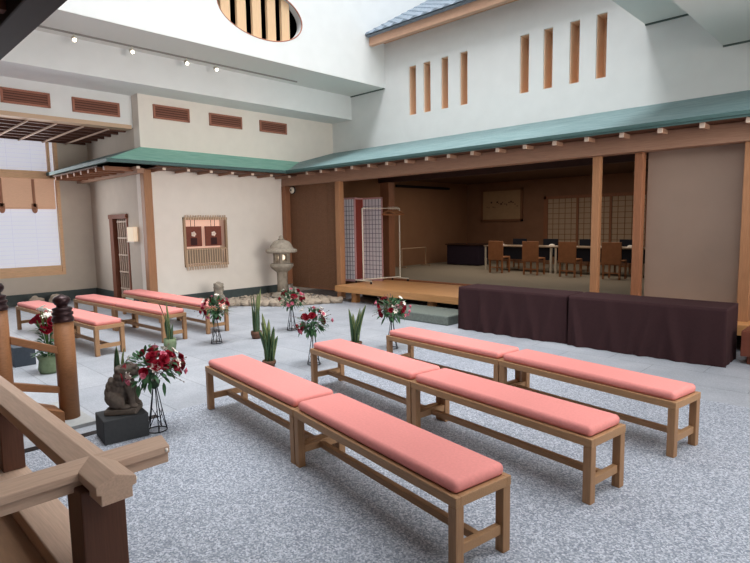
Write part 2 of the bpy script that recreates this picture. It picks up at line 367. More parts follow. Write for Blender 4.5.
for yy in (2.55, 3.22, 3.89):
    loc(MB().box(XW-0.06, XW-0.045, yy-0.03, yy+0.03, 2.3, 3.0).ell((XW-0.05, yy, 2.27), (0.03, 0.06, 0.08)).box(XW-0.065, XW-0.045, yy-0.06, yy+0.06, 2.26, 2.42), XW, 2.9, 0.67).build('blind_tassel', mat('tassel_brown', (176, 128, 104), 0.8), w1)
# ---- door_1
d1 = bpy.data.objects.new('door_1', None); COL.objects.link(d1); d1.location = (-13.41, 5.16, 0); d1['kind'] = 'structure'
loc(MB().box(-13.93, -13.72, 5.12, 5.24, 0, 2.10).box(-12.98, -12.91, 5.14, 5.24, 0, 2.10).box(-13.93, -12.90, 5.10, 5.40, 2.02, 2.12), -13.41, 5.16, 0).build('door_frame', mat('door_frame_wood', (128, 78, 58), 0.55, 0.1, 8), d1)
loc(MB().box(-13.85, -12.98, 5.24, 5.27, 0, 2.02), -13.41, 5.16, 0).build('door_panel', mat('door_brown', (112, 72, 46), 0.6, 0.1, 8), d1)
lt = MB()
for k in range(5): lt.box(-13.56+k*0.12, -13.53+k*0.12, 5.17, 5.195, 0.02, 2.0)
for z in (0.35, 0.75, 1.15, 1.55, 1.93): lt.box(-13.58, -12.98, 5.165, 5.19, z, z+0.035)
loc(lt, -13.41, 5.16, 0).build('door_lattice', mat('door_lattice_wood', (206, 184, 166), 0.6), d1)

# ================================================================== ROOFS AND TIMBER
# green copper eave: north side
er = thing('green_eave_roof', 'long green copper eave over the stage opening', 'roof', (-6, 9.5, 3.1))
ER = (-6, 9.5, 3.1)
xe = -11.3
mb = MB(); # sloping sheet with mitre at x=-11.3 valley/junction with the west eave
def slab(mb, quad, t):
    q = [Vector(p) for p in quad]; lo = [p-Vector((0, 0, t)) for p in q]
    mb.add(q+lo, [(0, 1, 2, 3), (7, 6, 5, 4)]+[(i, i+4, (i+1) % 4+4, (i+1) % 4) for i in range(4)])
slab(mb, [(xe, 8.5, 3.15), (3.0, 8.5, 3.15), (3.0, 10.69, 3.83), (-12.0, 10.69, 3.83)], 0.05)
slab(mb, [(xe, 8.5, 3.15), (-12, 10.69, 3.83), (-12.0, 9.4, 3.48), (-12, 9.3, 3.46)], 0.05)
loc(mb, *ER).build('copper_sheet', COPPER, er)
loc(MB().box(xe-0.02, 3.0, 8.46, 8.50, 3.115, 3.165).box(xe, 3.0, 8.48, 8.52, 3.085, 3.12), *ER).build('eave_edge', COPEDGE, er)
loc(MB().box(xe, 3.0, 8.52, 9.1, 3.088, 3.10), *ER).build('eave_board', mat('eave_board_wood', (92, 60, 44), 0.6, 0.1, 8), er)
for k in range(20):
    x = -9.53-1.06+k*0.53
    r = loc(MB().box(x-0.026, x+0.026, 8.57, 8.83, 3.02, 3.085), *ER).build('rafter', BEAMW, er)
    loc(MB().box(x-0.032, x+0.032, 8.555, 8.572, 3.018, 3.086), *ER).build('rafter_cap', ENDCAP, r)
# west eave (over the cream wall) wrapping the corner
we = thing('green_corner_eave', 'green copper eave over the cream wall, wrapping the corner post', 'roof', (-11.6, 6.5, 3.1)); WE = (-11.6, 6.5, 3.1)
mb = MB()
slab(mb, [(-11.3, 4.2, 3.15), (-11.3, 8.5, 3.15), (-12, 9.45, 3.50), (-12, 5.16, 3.53)], 0.04)
loc(mb, *WE).build('copper_sheet', COPPERB, we)
mb = MB(); slab(mb, [(-15.14, 4.2, 3.15), (-11.3, 4.2, 3.15), (-12, 5.16, 3.53), (-15.14, 5.16, 3.53)], 0.04)
loc(mb, *WE).build('copper_sheet', COPPER, we)
loc(MB().box(-11.31, -11.27, 4.17, 8.47, 3.09, 3.16).box(-15.14, -11.31, 4.17, 4.21, 3.09, 3.16), *WE).build('eave_edge', COPEDGE, we)
loc(MB().box(-12, -11.33, 4.25, 8.9, 3.05, 3.08).box(-15.14, -11.33, 4.25, 5.16, 3.05, 3.08), *WE).build('eave_board', MATS['eave_board_wood'], we)
for k in range(-1, 7):
    y = 5.36+k*0.545
    r = loc(MB().box(-11.95, -11.37, y-0.026, y+0.026, 3.0, 3.05), *WE).build('rafter', BEAMW, we)
    loc(MB().box(-11.372, -11.355, y-0.034, y+0.034, 3.0, 3.07), *WE).build('rafter_cap', ENDCAP, r)
for k in range(8):
    x = -11.75-k*0.44
    loc(MB().box(x-0.045, x+0.045, 4.28, 5.1, 2.97, 3.05), *WE).build('rafter', REDW, we)
loc(MB().box(-15.14, -11.5, 4.85, 4.99, 2.93, 3.03), *WE).build('purlin', BEAMW, we)
# stage beam and posts
b = MB().box(-12.0, 3.0, YS-0.12, YS+0.12, 2.82, 3.085).build('stage_beam', BEAMW, None, bevel=0.01); tag(b, 'long brown timber beam under the green eave across the stage', 'beam')
b = MB().box(-10.05, -2.95, 10.5, 10.62, 2.85, 3.2).build('inner_beam', DARKW); tag(b, 'dark inner lintel behind the stage beam', 'beam')
def post(name, x, y, w, d, z0, z1, m, label):
    o = MB().box(x-w/2, x+w/2, y-d/2, y+d/2, z0, z1).build(name, m, None, bevel=0.008); return tag(o, label, 'post')
post('wooden_post', -9.87, YS, 0.15, 0.15, 0.0, 2.82, PILLAR, 'tall oak post at the left end of the stage, beside the bamboo blind')
post('wooden_post', -3.68, YS, 0.12, 0.12, 0.37, 2.82, PILLAR, 'slim pale oak post in the stage opening, above the joint of the purple tables')
post('wooden_post', -3.04, YS+0.04, 0.12, 0.15, 0.37, 2.82, REDW, 'reddish brown post where the stage opening meets the grey panel wall')
post('wooden_post', -1.60, YS, 0.14, 0.14, 0.37, 2.82, PILLAR, 'oak post at the right edge, past the grey panel wall')
post('wooden_post', -11.96, 5.22, 0.18, 0.18, 0.0, 3.06, PILLAR, 'oak corner post between the lattice door and the cream wall')
post('wooden_post', -11.90, YS-0.06, 0.16, 0.16, 0.24, 2.82, REDW, 'brown corner post behind the stone lantern')
post('inner_post', -9.78, 10.55, 0.30, 0.22, 0.415, 2.85, REDW, 'dark brown inner post behind the clothes rack')
# bamboo blind left of the stage
sd = thing('bamboo_blind', 'brown woven bamboo blind closing the bay left of the stage post', 'blind', (-10.93, 9.0, 0.18))
MB().box(-0.90, 0.90, -0.012, 0.012, 0.02, 2.66).build('blind_cloth', SUDARE, sd)
sl_ = MB()
for k in range(88): sl_.box(-0.90, 0.90, -0.02, -0.011, 0.03+k*0.03, 0.046+k*0.03)
sl_.build('slats', mat('bamboo_slat', (134, 98, 74), 0.6, 0.15, 5, (2, 1, 20)), sd)
mb = MB()
for x in (-0.6, -0.2, 0.2, 0.6): mb.box(x-0.006, x+0.006, -0.026, -0.02, 0.02, 2.66)
mb.build('binding_cords', SUDARE, sd); MB().tube([(-0.9, 0, 0.01), (0.9, 0, 0.01)], 0.02).build('bottom_rod', REDW, sd)
dm = thing('round_lamp', 'small round white lamp under the eave above the bamboo blind', 'lamp', (-11.52, 8.84, 2.70))
mb = MB().lathe([(0.10, 0), (0.10, 0.03), (0.0, 0.03)], 20); o = mb.build('housing', BLACKW, dm); o.rotation_euler = (radians(90), 0, 0); o.location = (0, 0.02, 0)
mb = MB().lathe([(0.075, 0.0), (0.085, 0.03), (0.05, 0.06), (0.03, 0.05), (0.0, 0.05)], 20); o = mb.build('reflector', WMETAL, dm); o.rotation_euler = (radians(90), 0, 0)
MB().ell((0, -0.06, 0), (0.025, 0.012, 0.025)).build('lens', BLACKW, dm)
# tile roof over the north wall
tr = thing('tiled_roof', 'blue grey tiled roof edge with oak fascia over the north wall', 'roof', (-6, 10.3, 6.3)); TR = (-6, 10.3, 6.3)
loc(MB().box(-9.92, 3.0, 10.12, 10.24, 6.19, 6.40), *TR).build('fascia', mat('fascia_oak', (206, 164, 138), 0.6, 0.08, 8, (0.6, 10, 10)), tr, bevel=0.006)
loc(MB().box(-9.92, 3.0, 10.24, 10.70, 6.36, 6.40), *TR).build('soffit_board', mat('fascia_oak2', (190, 140, 104), 0.6), tr)
mb = MB()
cols = int(12.9/0.3)
for r_ in range(12):
    ya = 9.98+r_*0.26; za = 6.43+r_*0.26*0.58
    for c_ in range(cols):
        xa = -9.92+c_*0.3
        if xa > -4: continue
        prof = []
        for q in range(6):
            t = q/5; prof.append((xa+0.3*t, 0.028*sin(2*pi*t)))
        vs = [(p[0], ya, za+0.02+p[1]) for p in prof]+[(p[0], ya+0.30, za+0.174+p[1]) for p in prof]+[(p[0], ya, za-0.01) for p in prof]
        mb.add(vs, [(i, i+1, i+7, i+6) for i in range(5)]+[(i, i+12, i+13, i+1) for i in range(5)], False)
loc(mb, *TR).build('roof_tiles', TILEM, tr)
loc(MB().prism([(9.99, 6.40), (13.2, 8.26), (13.2, 8.2), (10.1, 6.38)], 'x', -9.92, 3.0), *TR).build('roof_deck', TILEM, tr)
# lattice ceiling over the window alcove
lc = thing('lattice_canopy', 'wooden lattice ceiling hung above the bright window alcove', 'ceiling lattice', (-13.7, 2, 3.9)); LC = (-13.7, 2, 3.9)
mb = MB()
for k in range(7): mb.box(-12.62-k*0.42, -12.56-k*0.42, -2, 5.1, 3.90, 3.96)
loc(mb, *LC).build('dark_slats', mat('lattice_dark', (92, 58, 46), 0.6), lc)
mb = MB()
for k in range(11): mb.box(-15.14, -12.3, 4.63-k*0.5, 4.655-k*0.5, 3.87, 3.90)
loc(mb, *LC).build('pale_battens', mat('lattice_pale', (190, 160, 140), 0.6), lc)
loc(MB().box(-15.14, -12.6, -4.2, 5.16, 4.25, 4.28), *LC).build('backing_board', mat('lattice_backing', (84, 54, 44), 0.8), lc)

# vents
vspec = [(-12.32, 2.75, 3.54, 4.19, 4.43, 'leftmost slatted wooden vent above the window lattice'), (-12.32, 3.98, 4.87, 4.18, 4.43, 'slatted wooden vent above the lattice, nearest the wall corner'),
         (XB, 5.50, 6.30, 4.19, 4.45, 'left slatted wooden vent above the cream wall'), (XB, 6.84, 7.68, 4.19, 4.44, 'middle slatted wooden vent above the cream wall'), (XB, 8.24, 9.04, 4.20, 4.44, 'right slatted wooden vent above the cream wall')]
for x, ya, yb, za, zb, lab in vspec:
    v = thing('vent_grille', lab, 'vent', (x, (ya+yb)/2, za)); h = (yb-ya)/2; hh = zb-za
    MB().box(0.001, 0.012, -h, h, 0, hh).build('backing', VENTD, v)
    MB().box(0.0, 0.035, -h-0.02, -h+0.02, -0.02, hh+0.02).box(0, 0.035, h-0.02, h+0.02, -0.02, hh+0.02).box(0, 0.035, -h, h, -0.02, 0.02).box(0, 0.035, -h, h, hh-0.02, hh+0.02).build('frame', VENTM, v)
    mb = MB()
    for k in range(1, 5): mb.box(0.012, 0.025, -h, h, hh*k/5-0.012, hh*k/5+0.012)
    mb.build('slats', mat('vent_slat', (138, 90, 72), 0.6), v)
# track spotlights
tk = MB().box(-10.93, -10.89, 1.5, 8.6, 5.245, 5.27).build('light_track', mat('track_grey', (150, 146, 140), 0.5)); tag(tk, 'thin grey lighting track along the upper soffit', 'track')
pos = ['leftmost', 'second from left', 'third from left', 'rightmost']
for i, y in enumerate((3.62, 4.64, 5.75, 6.42)):
    t = thing('spotlight', '%s small white spotlight on the soffit track' % pos[i], 'spotlight', (-10.91, y, 5.245))
    MB().tube([(0, 0, 0), (0, 0, -0.06)], 0.012).build('stem', WMETAL, t)
    MB().tube([(-0.05, 0, -0.05), (0.05, -0.01, -0.11)], [0.035, 0.05], 14).build('lamp_head', WMETAL, t)
    MB().tube([(0.05, -0.01, -0.11), (0.054, -0.0105, -0.113)], 0.030, 16).build('bulb', GLOW, t)
# corner wall lamp by the door
wl = thing('wall_lamp', 'square white paper wall lamp right of the lattice door', 'lamp', (-12.53, 5.16, 1.48))
MB().box(-0.17, 0.17, -0.12, -0.02, 0.02, 0.34).build('shade', LAMPM, wl, bevel=0.01); MB().box(-0.18, 0.18, -0.13, 0, 0, 0.02).box(-0.1, 0.1, -0.03, 0, 0.02, 0.3).build('bracket', WMETAL, wl)

# alcove window with two plaques in west wall
al = thing('barred_alcove', 'square barred alcove in the cream wall holding two wooden plaques', 'alcove', (XB, 6.585, 0.9))
MB().box(-0.28, -0.26, -0.53, 0.53, 0.02, 1.09).build('back', PINKBACK, al)
MB().box(-0.02, 0.05, -0.56, -0.51, -0.03, 1.12).box(-0.02, 0.05, 0.51, 0.56, -0.03, 1.12).box(-0.02, 0.06, -0.56, 0.56, -0.02, 0.03).box(-0.02, 0.06, -0.56, 0.56, 1.06, 1.12).box(-0.02, 0.05, -0.53, 0.53, 0.36, 0.40).build('frame', mat('alcove_frame', (176, 148, 120), 0.6), al)
for k in range(17):
    y = -0.51+k*0.0637
    MB().box(0.05, 0.068, y-0.010, y+0.010, -0.10, 0.38).build('bar', mat('alcove_bar', (214, 186, 160), 0.6), al); MB().box(0.05, 0.068, y-0.010, y+0.010, 1.06, 1.17).build('upper_bar', MATS['alcove_bar'], al)
MB().box(-0.22, -0.20, -0.52, 0.52, 0.03, 0.36).build('lower_shade_panel', mat('alcove_shade_grey', (156, 140, 120), 0.8), al)  # grey sheet standing in for the shading low inside the alcove
for s_, lab in ((-1, 'left wooden plaque hanging in the barred alcove'), (1, 'right wooden plaque hanging in the barred alcove')):
    p = thing('hanging_plaque', lab, 'plaque', (XB-0.10, 6.585+s_*0.26, 1.34))
    MB().box(-0.02, 0.02, -0.21, 0.21, 0, 0.47).build('board', mat('plaque_wood', (128, 70, 56), 0.6, 0.12, 20), p)
    mb = MB()
    for k in range(5): mb.ell((0.025, 0.035*cos(k*1.257), 0.29+0.035*sin(k*1.257)), (0.008, 0.03, 0.03), 8, 6)
    mb.build('flower_mark', mat('plaque_white', (246, 222, 208), 0.7), p)
    MB().box(0.02, 0.03, -0.08, 0.08, 0.03, 0.20).build('dark_inset', mat('plaque_dark', (66, 34, 34), 0.7), p)
    MB().tube([(0, -0.05, 0.47), (0, -0.05, 0.68)], 0.006, 6).tube([(0, 0.05, 0.47), (0, 0.05, 0.68)], 0.006, 6).build('cord', DARKW, p)

# ================================================================== STAGE
dk = thing('stage_deck', 'oak veranda deck running along the front of the stage', 'stage', (-6, 9.4, 0)); DK = (-6, 9.4, 0)
loc(MB().box(-9.66, 2.98, 8.60, 10.26, 0.25, 0.375), *DK).build('deck_boards', mat('deck_oak', (206, 150, 98), 0.4, 0.12, 7, (0.6, 9, 9)), dk, bevel=0.006)
loc(MB().box(-9.66, 2.98, 8.565, 8.60, 0.235, 0.372), *DK).build('edge_board', mat('deck_edge_oak', (198, 146, 96), 0.45, 0.1, 7, (0.6, 9, 9)), dk)
for x in (-9.15, -8.0, -6.9, -5.2, -3.7, -2.2, -0.6):
    loc(MB().box(x-0.07, x+0.07, 8.68, 8.82, 0.0, 0.25), *DK).build('leg', WZ, dk)
loc(MB().box(-9.7, 2.98, 9.5, 9.6, 0, 0.25), *DK).build('back_skirt', BLACKW, dk)
o = MB().box(-7.25, -5.72, 7.68, 8.48, 0, 0.165).build('stepping_stone', GRANITE, None, bevel=0.02); tag(o, 'large flat granite stepping stone in front of the deck', 'stone step')
# draped tables
def drape(x0, x1, y0, y1, h, label, seed):
    rnd = random.Random(seed); mb = MB(); pts = []
    # perimeter path
    per = []
    N = 110; M_ = 24
    for i in range(N): per.append((x0+(x1-x0)*i/N, y0, 0, -1))
    for i in range(M_): per.append((x1, y0+(y1-y0)*i/M_, 1, 0))
    for i in range(N): per.append((x1-(x1-x0)*i/N, y1, 0, 1))
    for i in range(M_): per.append((x0, y1-(y1-y0)*i/M_, -1, 0))
    n = len(per); folds = [(0.02+0.35*(q_+rnd.uniform(.2, .8))/8, rnd.uniform(0.03, 0.065), rnd.uniform(0.010, 0.020)) for q_ in range(8)]
    rows = 16; vs = []
    for j in range(rows+1):
        t = j/rows
        for i, (x, y, nx, ny) in enumerate(per):
            s_ = i/n; d = 0
            for (c, a, w_) in folds:
                u = min(abs(s_-c), 1-abs(s_-c)); u = min(abs(s_-c+0.03*(1-t)*(1 if int(c*97) % 2 else -1)), 1); u2 = u/w_
                d += a*math.exp(-u2*u2)*t
            d += 0.004*sin(i*0.9+seed)*t*t+0.006*t
            # gathered corners
            if i in (0, N): d += 0.015*t
            vs.append((x+nx*d, y+ny*d, h*(1-t)+0.004))
    fs = [(j*n+i, (j+1)*n+i, (j+1)*n+(i+1) % n, j*n+(i+1) % n) for j in range(rows) for i in range(n)]
    mb.add(vs, fs, True); mb.add([(x, y, h+0.004) for x, y, _, _ in per], [tuple(range(n))])
    o = mb.build('draped_table', CLOTH, None, weld=True)
    return tag(o, label, 'table')
drape(-5.44, -3.53, 7.62, 8.18, 0.715, 'left long table draped to the floor in dark purple cloth, beside the stepping stone', 3)
drape(-3.48, -1.52, 7.58, 8.20, 0.715, 'right long table draped to the floor in dark purple cloth, by the grey panel wall', 8)
# dark low bench beyond the right end of tables
o = MB().box(-1.42, -0.2, 7.9, 8.45, 0.10, 0.42).box(-1.36, -1.28, 7.95, 8.03, 0, 0.10).box(-0.4, -0.3, 7.95, 8.03, 0, 0.1).build('low_wooden_chest', mat('chest_redwood', (118, 66, 50), 0.5, 0.1, 8), None, bevel=0.01); tag(o, 'low reddish wooden chest past the right purple table', 'chest')

# shoji window at the back of the room
sj = thing('shoji_window', 'wide paper lattice window on the back wall of the stage room', 'window', (-6.9, 17.3, 0.42))
MB().box(-1.85, 3.4, -0.02, -0.01, 0.6, 2.12).build('paper', PAPER, sj)
mb = MB()
for k in range(5): x = -1.85+k*1.05; mb.box(x-0.035, x+0.035, -0.06, -0.01, 0.58, 2.14)
mb.box(-1.95, 3.4, -0.07, 0, 2.10, 2.20).box(-1.95, 3.4, -0.07, 0, 0.5, 0.6).box(-1.95, -1.86, -0.07, 0, 0.5, 2.2).build('frame', REDW, sj)
mb = MB()
for k in range(26): x = -1.85+k*0.21; mb.box(x-0.008, x+0.008, -0.03, -0.02, 0.6, 2.12)
for k in range(1, 9): mb.box(-1.85, 3.4, -0.03, -0.02, 0.6+k*0.17-0.008, 0.6+k*0.17+0.008)
mb.build('lattice', mat('shoji_lattice', (140, 100, 70), 0.7), sj)
pc = thing('framed_picture', 'large framed picture with faint brushwork on the back wall', 'picture', (-10.48, 17.28, 1.84))
MB().box(-0.82, 0.82, -0.02, 0.0, 0, 1.10).build('picture_sheet', mat('picture_paper', (172, 142, 108), 0.8, 0.06, 5), pc)
MB().box(-0.84, -0.76, -0.05, 0, -0.02, 1.12).box(0.76, 0.84, -0.05, 0, -0.02, 1.12).box(-0.84, 0.84, -0.05, 0, -0.02, 0.05).box(-0.84, 0.84, -0.05, 0, 1.05, 1.12).build('frame', mat('picture_frame', (130, 92, 66), 0.6), pc)
mb = MB(); rr = random.Random(4)
for k in range(16):
    x = -0.6+k*0.08; z = 0.52+rr.uniform(-0.1, 0.12); mb.box(x, x+rr.uniform(0.02, 0.07), -0.026, -0.02, z, z+rr.uniform(0.02, 0.07))
mb.build('brush_marks', mat('picture_ink', (70, 50, 44), 0.8), pc)
o = MB().box(-11.96, -11.88, 13.3, 16.1, 2.96, 3.04).build('hanging_rod', BLACKW); tag(o, 'dark rod along the top of the side wall in the stage room', 'rod')
# dining tables and chairs in the room
def chair(label, m, name='dining_chair'):
    t = thing(name, label, 'chair', (0, 0, 0.40))
    MB().box(-0.21, 0.21, -0.19, 0.21, 0.41, 0.45).build('seat', m, t, bevel=0.01)
    MB().box(-0.23, 0.23, -0.225, -0.19, 0.36, 0.88).build('backrest', m, t, bevel=0.01)
    for sx in (-1, 1):
        for sy2 in (-1, 1):
            MB().box(sx*0.19-0.02, sx*0.19+0.02, sy2*0.185-0.02, sy2*0.185+0.02, 0, 0.42).build('leg', CHAIRW, t)
    MB().box(-0.19, 0.19, -0.2, -0.17, 0.14, 0.17).build('stretcher', CHAIRW, t)
    return t
c0 = chair('brown wooden chair seen from behind, leftmost at the tables', CHAIRW); c0.location = (-8.15, 13.35, 0.40)
ch_l = ['second brown wooden chair from the left at the tables', 'third brown wooden chair from the left, left of the slim oak post', 'brown wooden chair right of the slim oak post']
for i, x in enumerate((-7.08, -6.08, -5.0)): dup(c0, (x, 13.3, 0.40), 0, ch_l[i])
k0 = chair('black backed chair on the far side of the tables, leftmost', BLACKF, 'black_chair'); k0.location = (-8.55, 14.95, 0.40); k0.rotation_euler = (0, 0, pi)
for i, (x, l) in enumerate(((-7.55, 'black backed chair on the far side, second from the left'), (-6.45, 'black backed chair on the far side, second from the right'), (-5.35, 'black backed chair on the far side, rightmost'))): dup(k0, (x, 14.95, 0.40), pi, l)
def table(x0, x1, label):
    t = thing('dining_table', label, 'table', ((x0+x1)/2, 14.2, 0.40)); h = (x1-x0)/2
    MB().box(-h, h, -0.38, 0.38, 0.69, 0.72).build('tabletop', mat('table_top', (156, 138, 118), 0.5), t, bevel=0.005)
    for sx in (-1, 1):
        for s2 in (-1, 1): MB().box(sx*(h-0.05)-0.025, sx*(h-0.05)+0.025, s2*0.33-0.025, s2*0.33+0.025, 0, 0.69).build('leg', WMETAL, t)
    MB().box(-h+0.08, h-0.08, -0.34, -0.32, 0.35, 0.69).build('front_skirt', BLACKF, t)
    return t
table(-8.98, -6.84, 'left pale dining table in the stage room'); table(-6.80, -4.66, 'middle pale dining table, behind the slim oak post'); table(-4.62, -2.5, 'right pale dining table in the stage room')
wt = ['leftmost', 'second', 'third', 'fourth', 'fifth', 'rightmost']
for i, x in enumerate((-8.5, -7.7, -6.95, -6.4, -5.7, -4.9)):
    mb = MB().box(x-0.13, x+0.13, 13.92, 14.14, 1.12, 1.128); mb.v = [(a-x, b_-14.03, c-1.12) for a, b_, c in mb.v]
    mb.ell((0, 0, 0.03), (0.08, 0.05, 0.03)); o = mb.build('place_setting', LILY); o.location = (x, 14.03, 1.121); tag(o, '%s white napkin place setting on the room tables' % wt[i], 'place setting')
pb = thing('cloth_covered_table', 'low table under a navy purple cloth in the back left corner of the room', 'table', (-10.5, 15.2, 0.40))
MB().box(-0.62, 0.62, -0.3, 0.3, 0.02, 0.66).build('cloth', NAVY, pb, bevel=0.02); MB().box(-0.66, 0.66, -0.33, 0.33, 0.66, 0.70).build('top', DARKW, pb)
lf = thing('low_rail_stand', 'low pale rail stand by the side wall of the room', 'stand', (-11.55, 13.7, 0.40))
MB().tube([(0, -0.6, 0), (0, -0.6, 0.6), (0, 0.6, 0.6), (0, 0.6, 0)], 0.018).build('frame', mat('pale_tube', (190, 160, 130), 0.5), lf)
for y in (-0.6, 0.6): MB().box(-0.2, 0.2, y-0.02, y+0.02, 0, 0.03).build('foot', MATS['pale_tube'], lf)

# folding screen
fs_ = thing('folding_screen', 'white lattice folding screen with a red brown middle leaf', 'screen', (-9.8, 9.75, 0.375))
P = [(-0.42, -0.33), (-0.09, -0.27), (-0.22, 0.14), (0.40, 0.20)]
for i in range(3):
    a, b_ = Vector((*P[i], 0)), Vector((*P[i+1], 0)); d = (b_-a); L = d.length; d.normalize(); ang = math.atan2(d.y, d.x)
    pm = MB().box(0.01, L-0.01, -0.008, 0.008, 0.05, 2.04).build('leaf', SCRP if i != 1 else mat('screen_red', (140, 62, 52), 0.8), fs_); pm.location = a; pm.rotation_euler = (0, 0, ang)
    fr = MB().box(0, 0.022, -0.015, 0.015, 0, 2.08).box(L-0.022, L, -0.015, 0.015, 0, 2.08).box(0, L, -0.015, 0.015, 0, 0.05).box(0, L, -0.015, 0.015, 2.04, 2.08)
    fr.build('leaf_frame', mat('screen_frame', (196, 150, 150), 0.6), pm)
    if i != 1:
        g_ = MB(); nx = 4 if i == 0 else 6
        for k in range(1, nx): g_.box(L*k/nx-0.006, L*k/nx+0.006, -0.012, 0.012, 0.05, 2.04)
        for k in range(1, 17): g_.box(0.02, L-0.02, -0.012, 0.012, 0.05+k*0.1135-0.005, 0.05+k*0.1135+0.005)
        g_.build('lattice', mat('screen_lattice', (92, 86, 108), 0.7), pm)
# clothes rack
rk = thing('clothes_rack', 'white wheeled clothes rack with wooden hangers on the deck', 'rack', (-9.38, 9.7, 0.375))
pA, pB = Vector((0.0, -0.46, 0)), Vector((0.28, 0.55, 0))
perp = Vector((1, -0.02, 0)).normalized()
for p in (pA, pB):
    up = MB().tube([p+Vector((0, 0, 0.07)), p+Vector((0, 0, 1.80))], 0.016).build('upright', WMETAL, rk)
    ft = MB().tube([p-perp*0.28+Vector((0, 0, 0.07)), p+perp*0.28+Vector((0, 0, 0.07))], 0.018).build('foot', WMETAL, rk)
    for q in (-1, 1): MB().ell(p+perp*0.26*q+Vector((0, 0, 0.03)), (0.03, 0.02, 0.03)).build('caster', BLACKW, ft)
MB().tube([pA+Vector((0, 0, 1.80)), pB+Vector((0, 0, 1.80))], 0.010).build('top_rail', WMETAL, rk)
MB().tube([pA+Vector((0, 0, 0.10)), pB+Vector((0, 0, 0.10))], 0.014).build('low_rail', WMETAL, rk)
for i, t in enumerate((0.70, 0.75, 0.80, 0.85, 0.90, 0.95)):
    c = (pA.lerp(pB, t)+Vector((0, 0, 1.80)))+rk.location
    h = thing('coat_hanger', '', 'hanger', c, 0, 'wooden hangers on the clothes rack')
    h['label'] = 'wooden coat hanger bunched at the far end of the clothes rack'
    MB().tube([(-0.21, 0, -0.15), (-0.12, 0, -0.10), (0, 0, -0.06), (0.12, 0, -0.10), (0.21, 0, -0.15), (-0.21, 0, -0.15)], 0.02, 6).build('body', CHAIRW, h)
    MB().tube([(0, 0, -0.06), (0, 0, -0.01), (0.02, 0, 0.02), (0, 0, 0.035), (-0.02, 0, 0.02)], 0.004, 6).build('hook', WMETAL, h)

# ================================================================== BENCHES
LB, WB, HB = 1.70, 0.42, 0.432
def make_bench():
    t = thing('bench', '', 'bench')
    L2, W2 = LB/2, WB/2
    cu = MB().box(-L2+0.022, L2-0.022, -W2+0.02, W2-0.02, HB-0.004, HB+0.068).build('cushion', CORAL, t, bevel=0.033, seg=6)
    for p in cu.data.polygons: p.use_smooth = True
    fr = MB().box(-L2, L2, -W2, -W2+0.035, HB-0.055, HB).box(-L2, L2, W2-0.035, W2, HB-0.055, HB).box(-L2, -L2+0.035, -W2+0.035, W2-0.035, HB-0.055, HB).box(L2-0.035, L2, -W2+0.035, W2-0.035, HB-0.055, HB).box(-L2+0.035, L2-0.035, -W2+0.035, W2-0.035, HB-0.03, HB-0.005)
    fr.build('seat_frame', BX, t, bevel=0.004)
    for sx in (-1, 1):
        for s2 in (-1, 1):
            xa, xb = sorted((sx*L2, sx*(L2-0.062))); ya, yb = sorted((s2*W2, s2*(W2-0.062)))
            MB().box(xa+0.002, xb-0.002, ya+0.002, yb-0.002, 0, HB-0.055).build('leg', BZ, t, bevel=0.005)
        xc = sx*(L2-0.035)
        MB().box(xc-0.018, xc+0.018, -W2+0.062, W2-0.062, 0.105, 0.16).build('end_stretcher', MATS['bench_wood_x'], t, bevel=0.003)
    MB().box(-L2+0.055, L2-0.055, -0.02, 0.02, 0.11, 0.155).build('long_stretcher', BX, t, bevel=0.003)
    return t
bench0 = make_bench()
def place_bench(fl, fr, label, first=False, ang=None):
    """fl, fr: front-left and front-right corners of the frame"""
    a, b_ = Vector(fl), Vector(fr); an = math.atan2(b_.y-a.y, b_.x-a.x) if ang is None else radians(ang)
    mid = (a+b_)/2; c = mid+Vector((-sin(an), cos(an)))*WB/2
    if first:
        bench0.location = (c.x, c.y, 0); bench0.rotation_euler = (0, 0, an); bench0['label'] = label; bench0['group'] = 'coral cushioned benches'
    else: dup(bench0, (c.x, c.y, 0), an, label, 'coral cushioned benches')
S_ = (1.8-HB)/1.4
def pair(jx, jy, al, ar, labs, first=False):
    J = Vector((jx*S_, jy*S_)); dl = Vector((cos(radians(al)), sin(radians(al)))); dr = Vector((cos(radians(ar)), sin(radians(ar))))
    place_bench(J-dl*(LB+0.004), J-dl*0.004, labs[0], first); place_bench(J+dr*0.004, J+dr*(LB+0.004), labs[1])
pair(-3.30, 2.468, -7.1, -9.3, ['coral cushioned oak bench, left one of the nearest row', 'largest coral cushioned bench in front, right one of the nearest row'], True)
pair(-3.11, 3.625, -8.5, -7.9, ['coral cushioned oak bench, left one of the middle row', 'coral cushioned oak bench, right one of the middle row'])
pair(-2.93, 4.79, -6.0, -9.0, ['coral cushioned oak bench, left one of the row nearest the purple tables', 'coral cushioned oak bench, right one of the row nearest the purple tables'])
def row2(xr, yr, ang, labs):
    a = radians(ang); d = Vector((cos(a), sin(a))); e = Vector((xr, yr))
    for k, lab in enumerate(labs):
        r = e-d*(LB+0.02)*k; place_bench(r-d*LB, r, lab)
row2(-8.11, 2.69, 3.0, ['coral bench of the sunlit left group, nearest row, end without neighbour on its right', 'coral bench half hidden behind the round railing posts'])
row2(-8.26, 3.73, 3.5, ['coral bench behind the small snake plant, middle row of the left group', 'coral bench at the far left of the middle row, near the window wall'])
row2(-8.36, 4.54, 1.0, ['coral bench behind the far left bouquet, back row of the left group', 'coral bench passing in front of the corner post, back row of the left group'])

